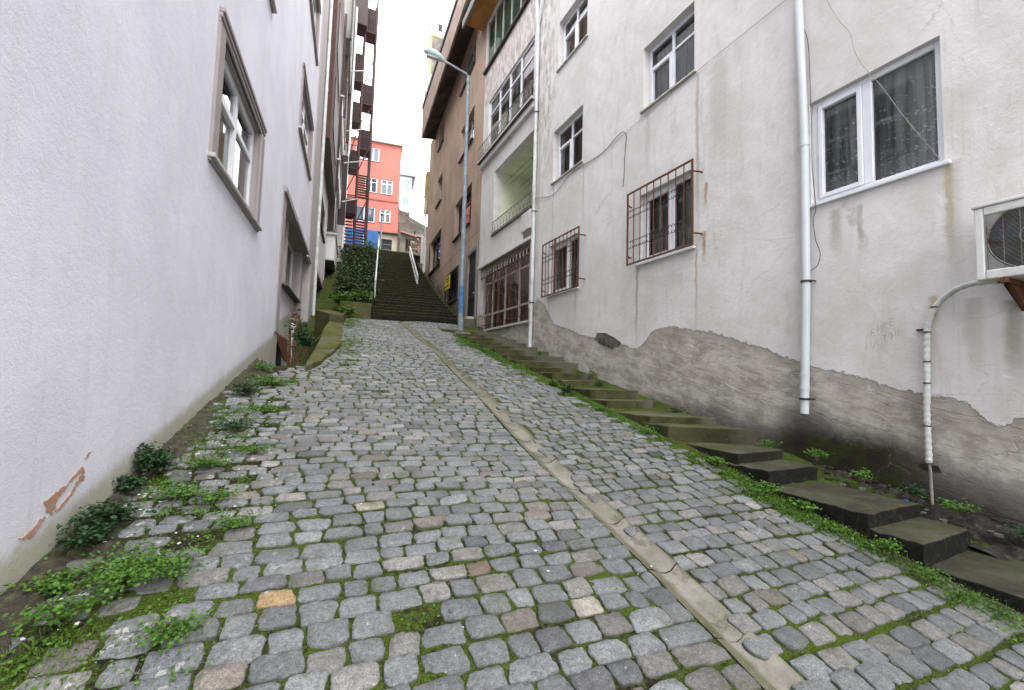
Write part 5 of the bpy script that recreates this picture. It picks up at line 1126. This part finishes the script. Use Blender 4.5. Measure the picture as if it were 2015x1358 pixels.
for (x_, y_, z_, lb_) in SW: weed(x_, y_, z_ - .02, .10, .09 if 'upright' not in lb_ else .2, lb_, 110, .02, 'leafdark' if RNG.random() < .5 else 'leaf', 'weeds behind the side steps')
m = MB()
for _ in range(260):
    y_ = RNG.uniform(.4, 10); x_ = RNG.uniform(4.78, 5.26); q = RNG.uniform(.008, .035); c_ = Vector((x_, y_, interp(BASEW, y_) - .06 + (x_ - 4.7) * .08)); P_ = [c_ + Vector((math.cos(a) * q * RNG.uniform(.6, 1.2), math.sin(a) * q * RNG.uniform(.6, 1.2), 0)) for a in (0, 1.1, 2.2, 3.3, 4.3, 5.3)]
    m.prism(P_, (RNG.normal(0, q * .2), RNG.normal(0, q * .2), q * RNG.uniform(.5, 1.1)), 'darksoil' if RNG.random() < .8 else 'rubble')
o = m.build('rubble_fragments', bevel=.003); o['kind'] = 'stuff'; tag(o, 'small broken stones lying between the side steps and the stucco wall', 'rubble')
# dead stems at the area opening
m = MB()
for k in range(14):
    x0_, y0_ = -.33 + RNG.normal(0, .08), 9.3 + RNG.normal(0, .5); h_ = RNG.uniform(.5, 1.25); m.tube([(x0_, y0_, .0), (x0_ + RNG.normal(0, .07), y0_, h_ * .5), (x0_ + RNG.normal(.05, .14), y0_ + .1, h_)], [.012, .008, .003], 'twig', 5)
o = m.build('dead_shrub'); tag(o, 'bare brown stems rising from the dark opening at the pale wall', 'dead shrub')
leaves([(-.35 + RNG.normal(0, .06), 9.2 + RNG.normal(0, .3), RNG.uniform(.3, .95)) for _ in range(14)], 6, (.04, .04, .05), .03, .8, 'twig', 'withered_leaves', parent=o)
# ivy bank between the left row and the staircase
pts = []
for _ in range(1000):
    y_ = RNG.uniform(15.9, 28.5); u = (y_ - 15.9) / 12.6; x_ = RNG.uniform(.75 + .62 * u, 1.75 + 1.75 * u); z_ = gz(x_, y_) + .05 + RNG.uniform(0, .42) * (.4 + .6 * u)
    if math.sin(x_ * 3.1 + y_ * 1.1) + math.sin(z_ * 2.3 + y_) > -.9: pts.append((x_, y_, z_))
o = leaves(pts, 16, (.16, .16, .1), .05, .8, 'leafivy', 'ivy_bank', (0, 1)); o['kind'] = 'stuff'; tag(o, 'dark ivy covering the bank between the left row and the hillside staircase', 'ivy')
for (x_, y_, z_, r_, lb_) in ((1.35, 16.3, 2.35, .35, 'fresh green bush on the mossy block beside the stairs'), (.75, 15.6, 2.1, .3, 'green bush at the upper left corner of the lane'), (2.9, 26.6, 6.9, .5, 'bright green bush near the top of the ivy bank'), (.9, 14.6, 1.65, .25, 'green weed clump at the top left edge of the cobbles')):
    weed(x_, y_, z_, r_, r_ * 1.1, lb_, 420, .05, 'leaf', 'bushes beside the staircase')
m = MB(); m.tube([(4.62, 1.98, -.985), (4.62, 1.98, -.972)], .014, 'blue', 12); o = m.build('bottle_cap'); tag(o, 'small blue plastic cap lying on the wide dark step', 'bottle cap')
# litter and grit
m = MB()
for _ in range(150):
    y_ = RNG.uniform(1.2, 8) ; x_ = RNG.uniform(xleft(y_), xright(y_)) if RNG.random() < .45 else -1.2 + .07 * y_ + abs(RNG.normal(0, .25)); s_ = RNG.uniform(.003, .010); a = RNG.uniform(0, 3); c_ = Vector((x_, y_, gzc(x_, y_) + .004)); u_ = Vector((math.cos(a), math.sin(a), 0)) * s_; v_ = Vector((-math.sin(a), math.cos(a), 0)) * s_ * .7
    m.prism([c_ - u_ - v_, c_ + u_ - v_ * .4, c_ + u_ * .6 + v_, c_ - u_ * .7 + v_], (0, 0, s_ * .5), 'litter' if RNG.random() < .7 else 'twig')
o = m.build('grit'); o['kind'] = 'stuff'; tag(o, 'scattered pale grit and crumbs of plaster on the cobbles', 'grit')
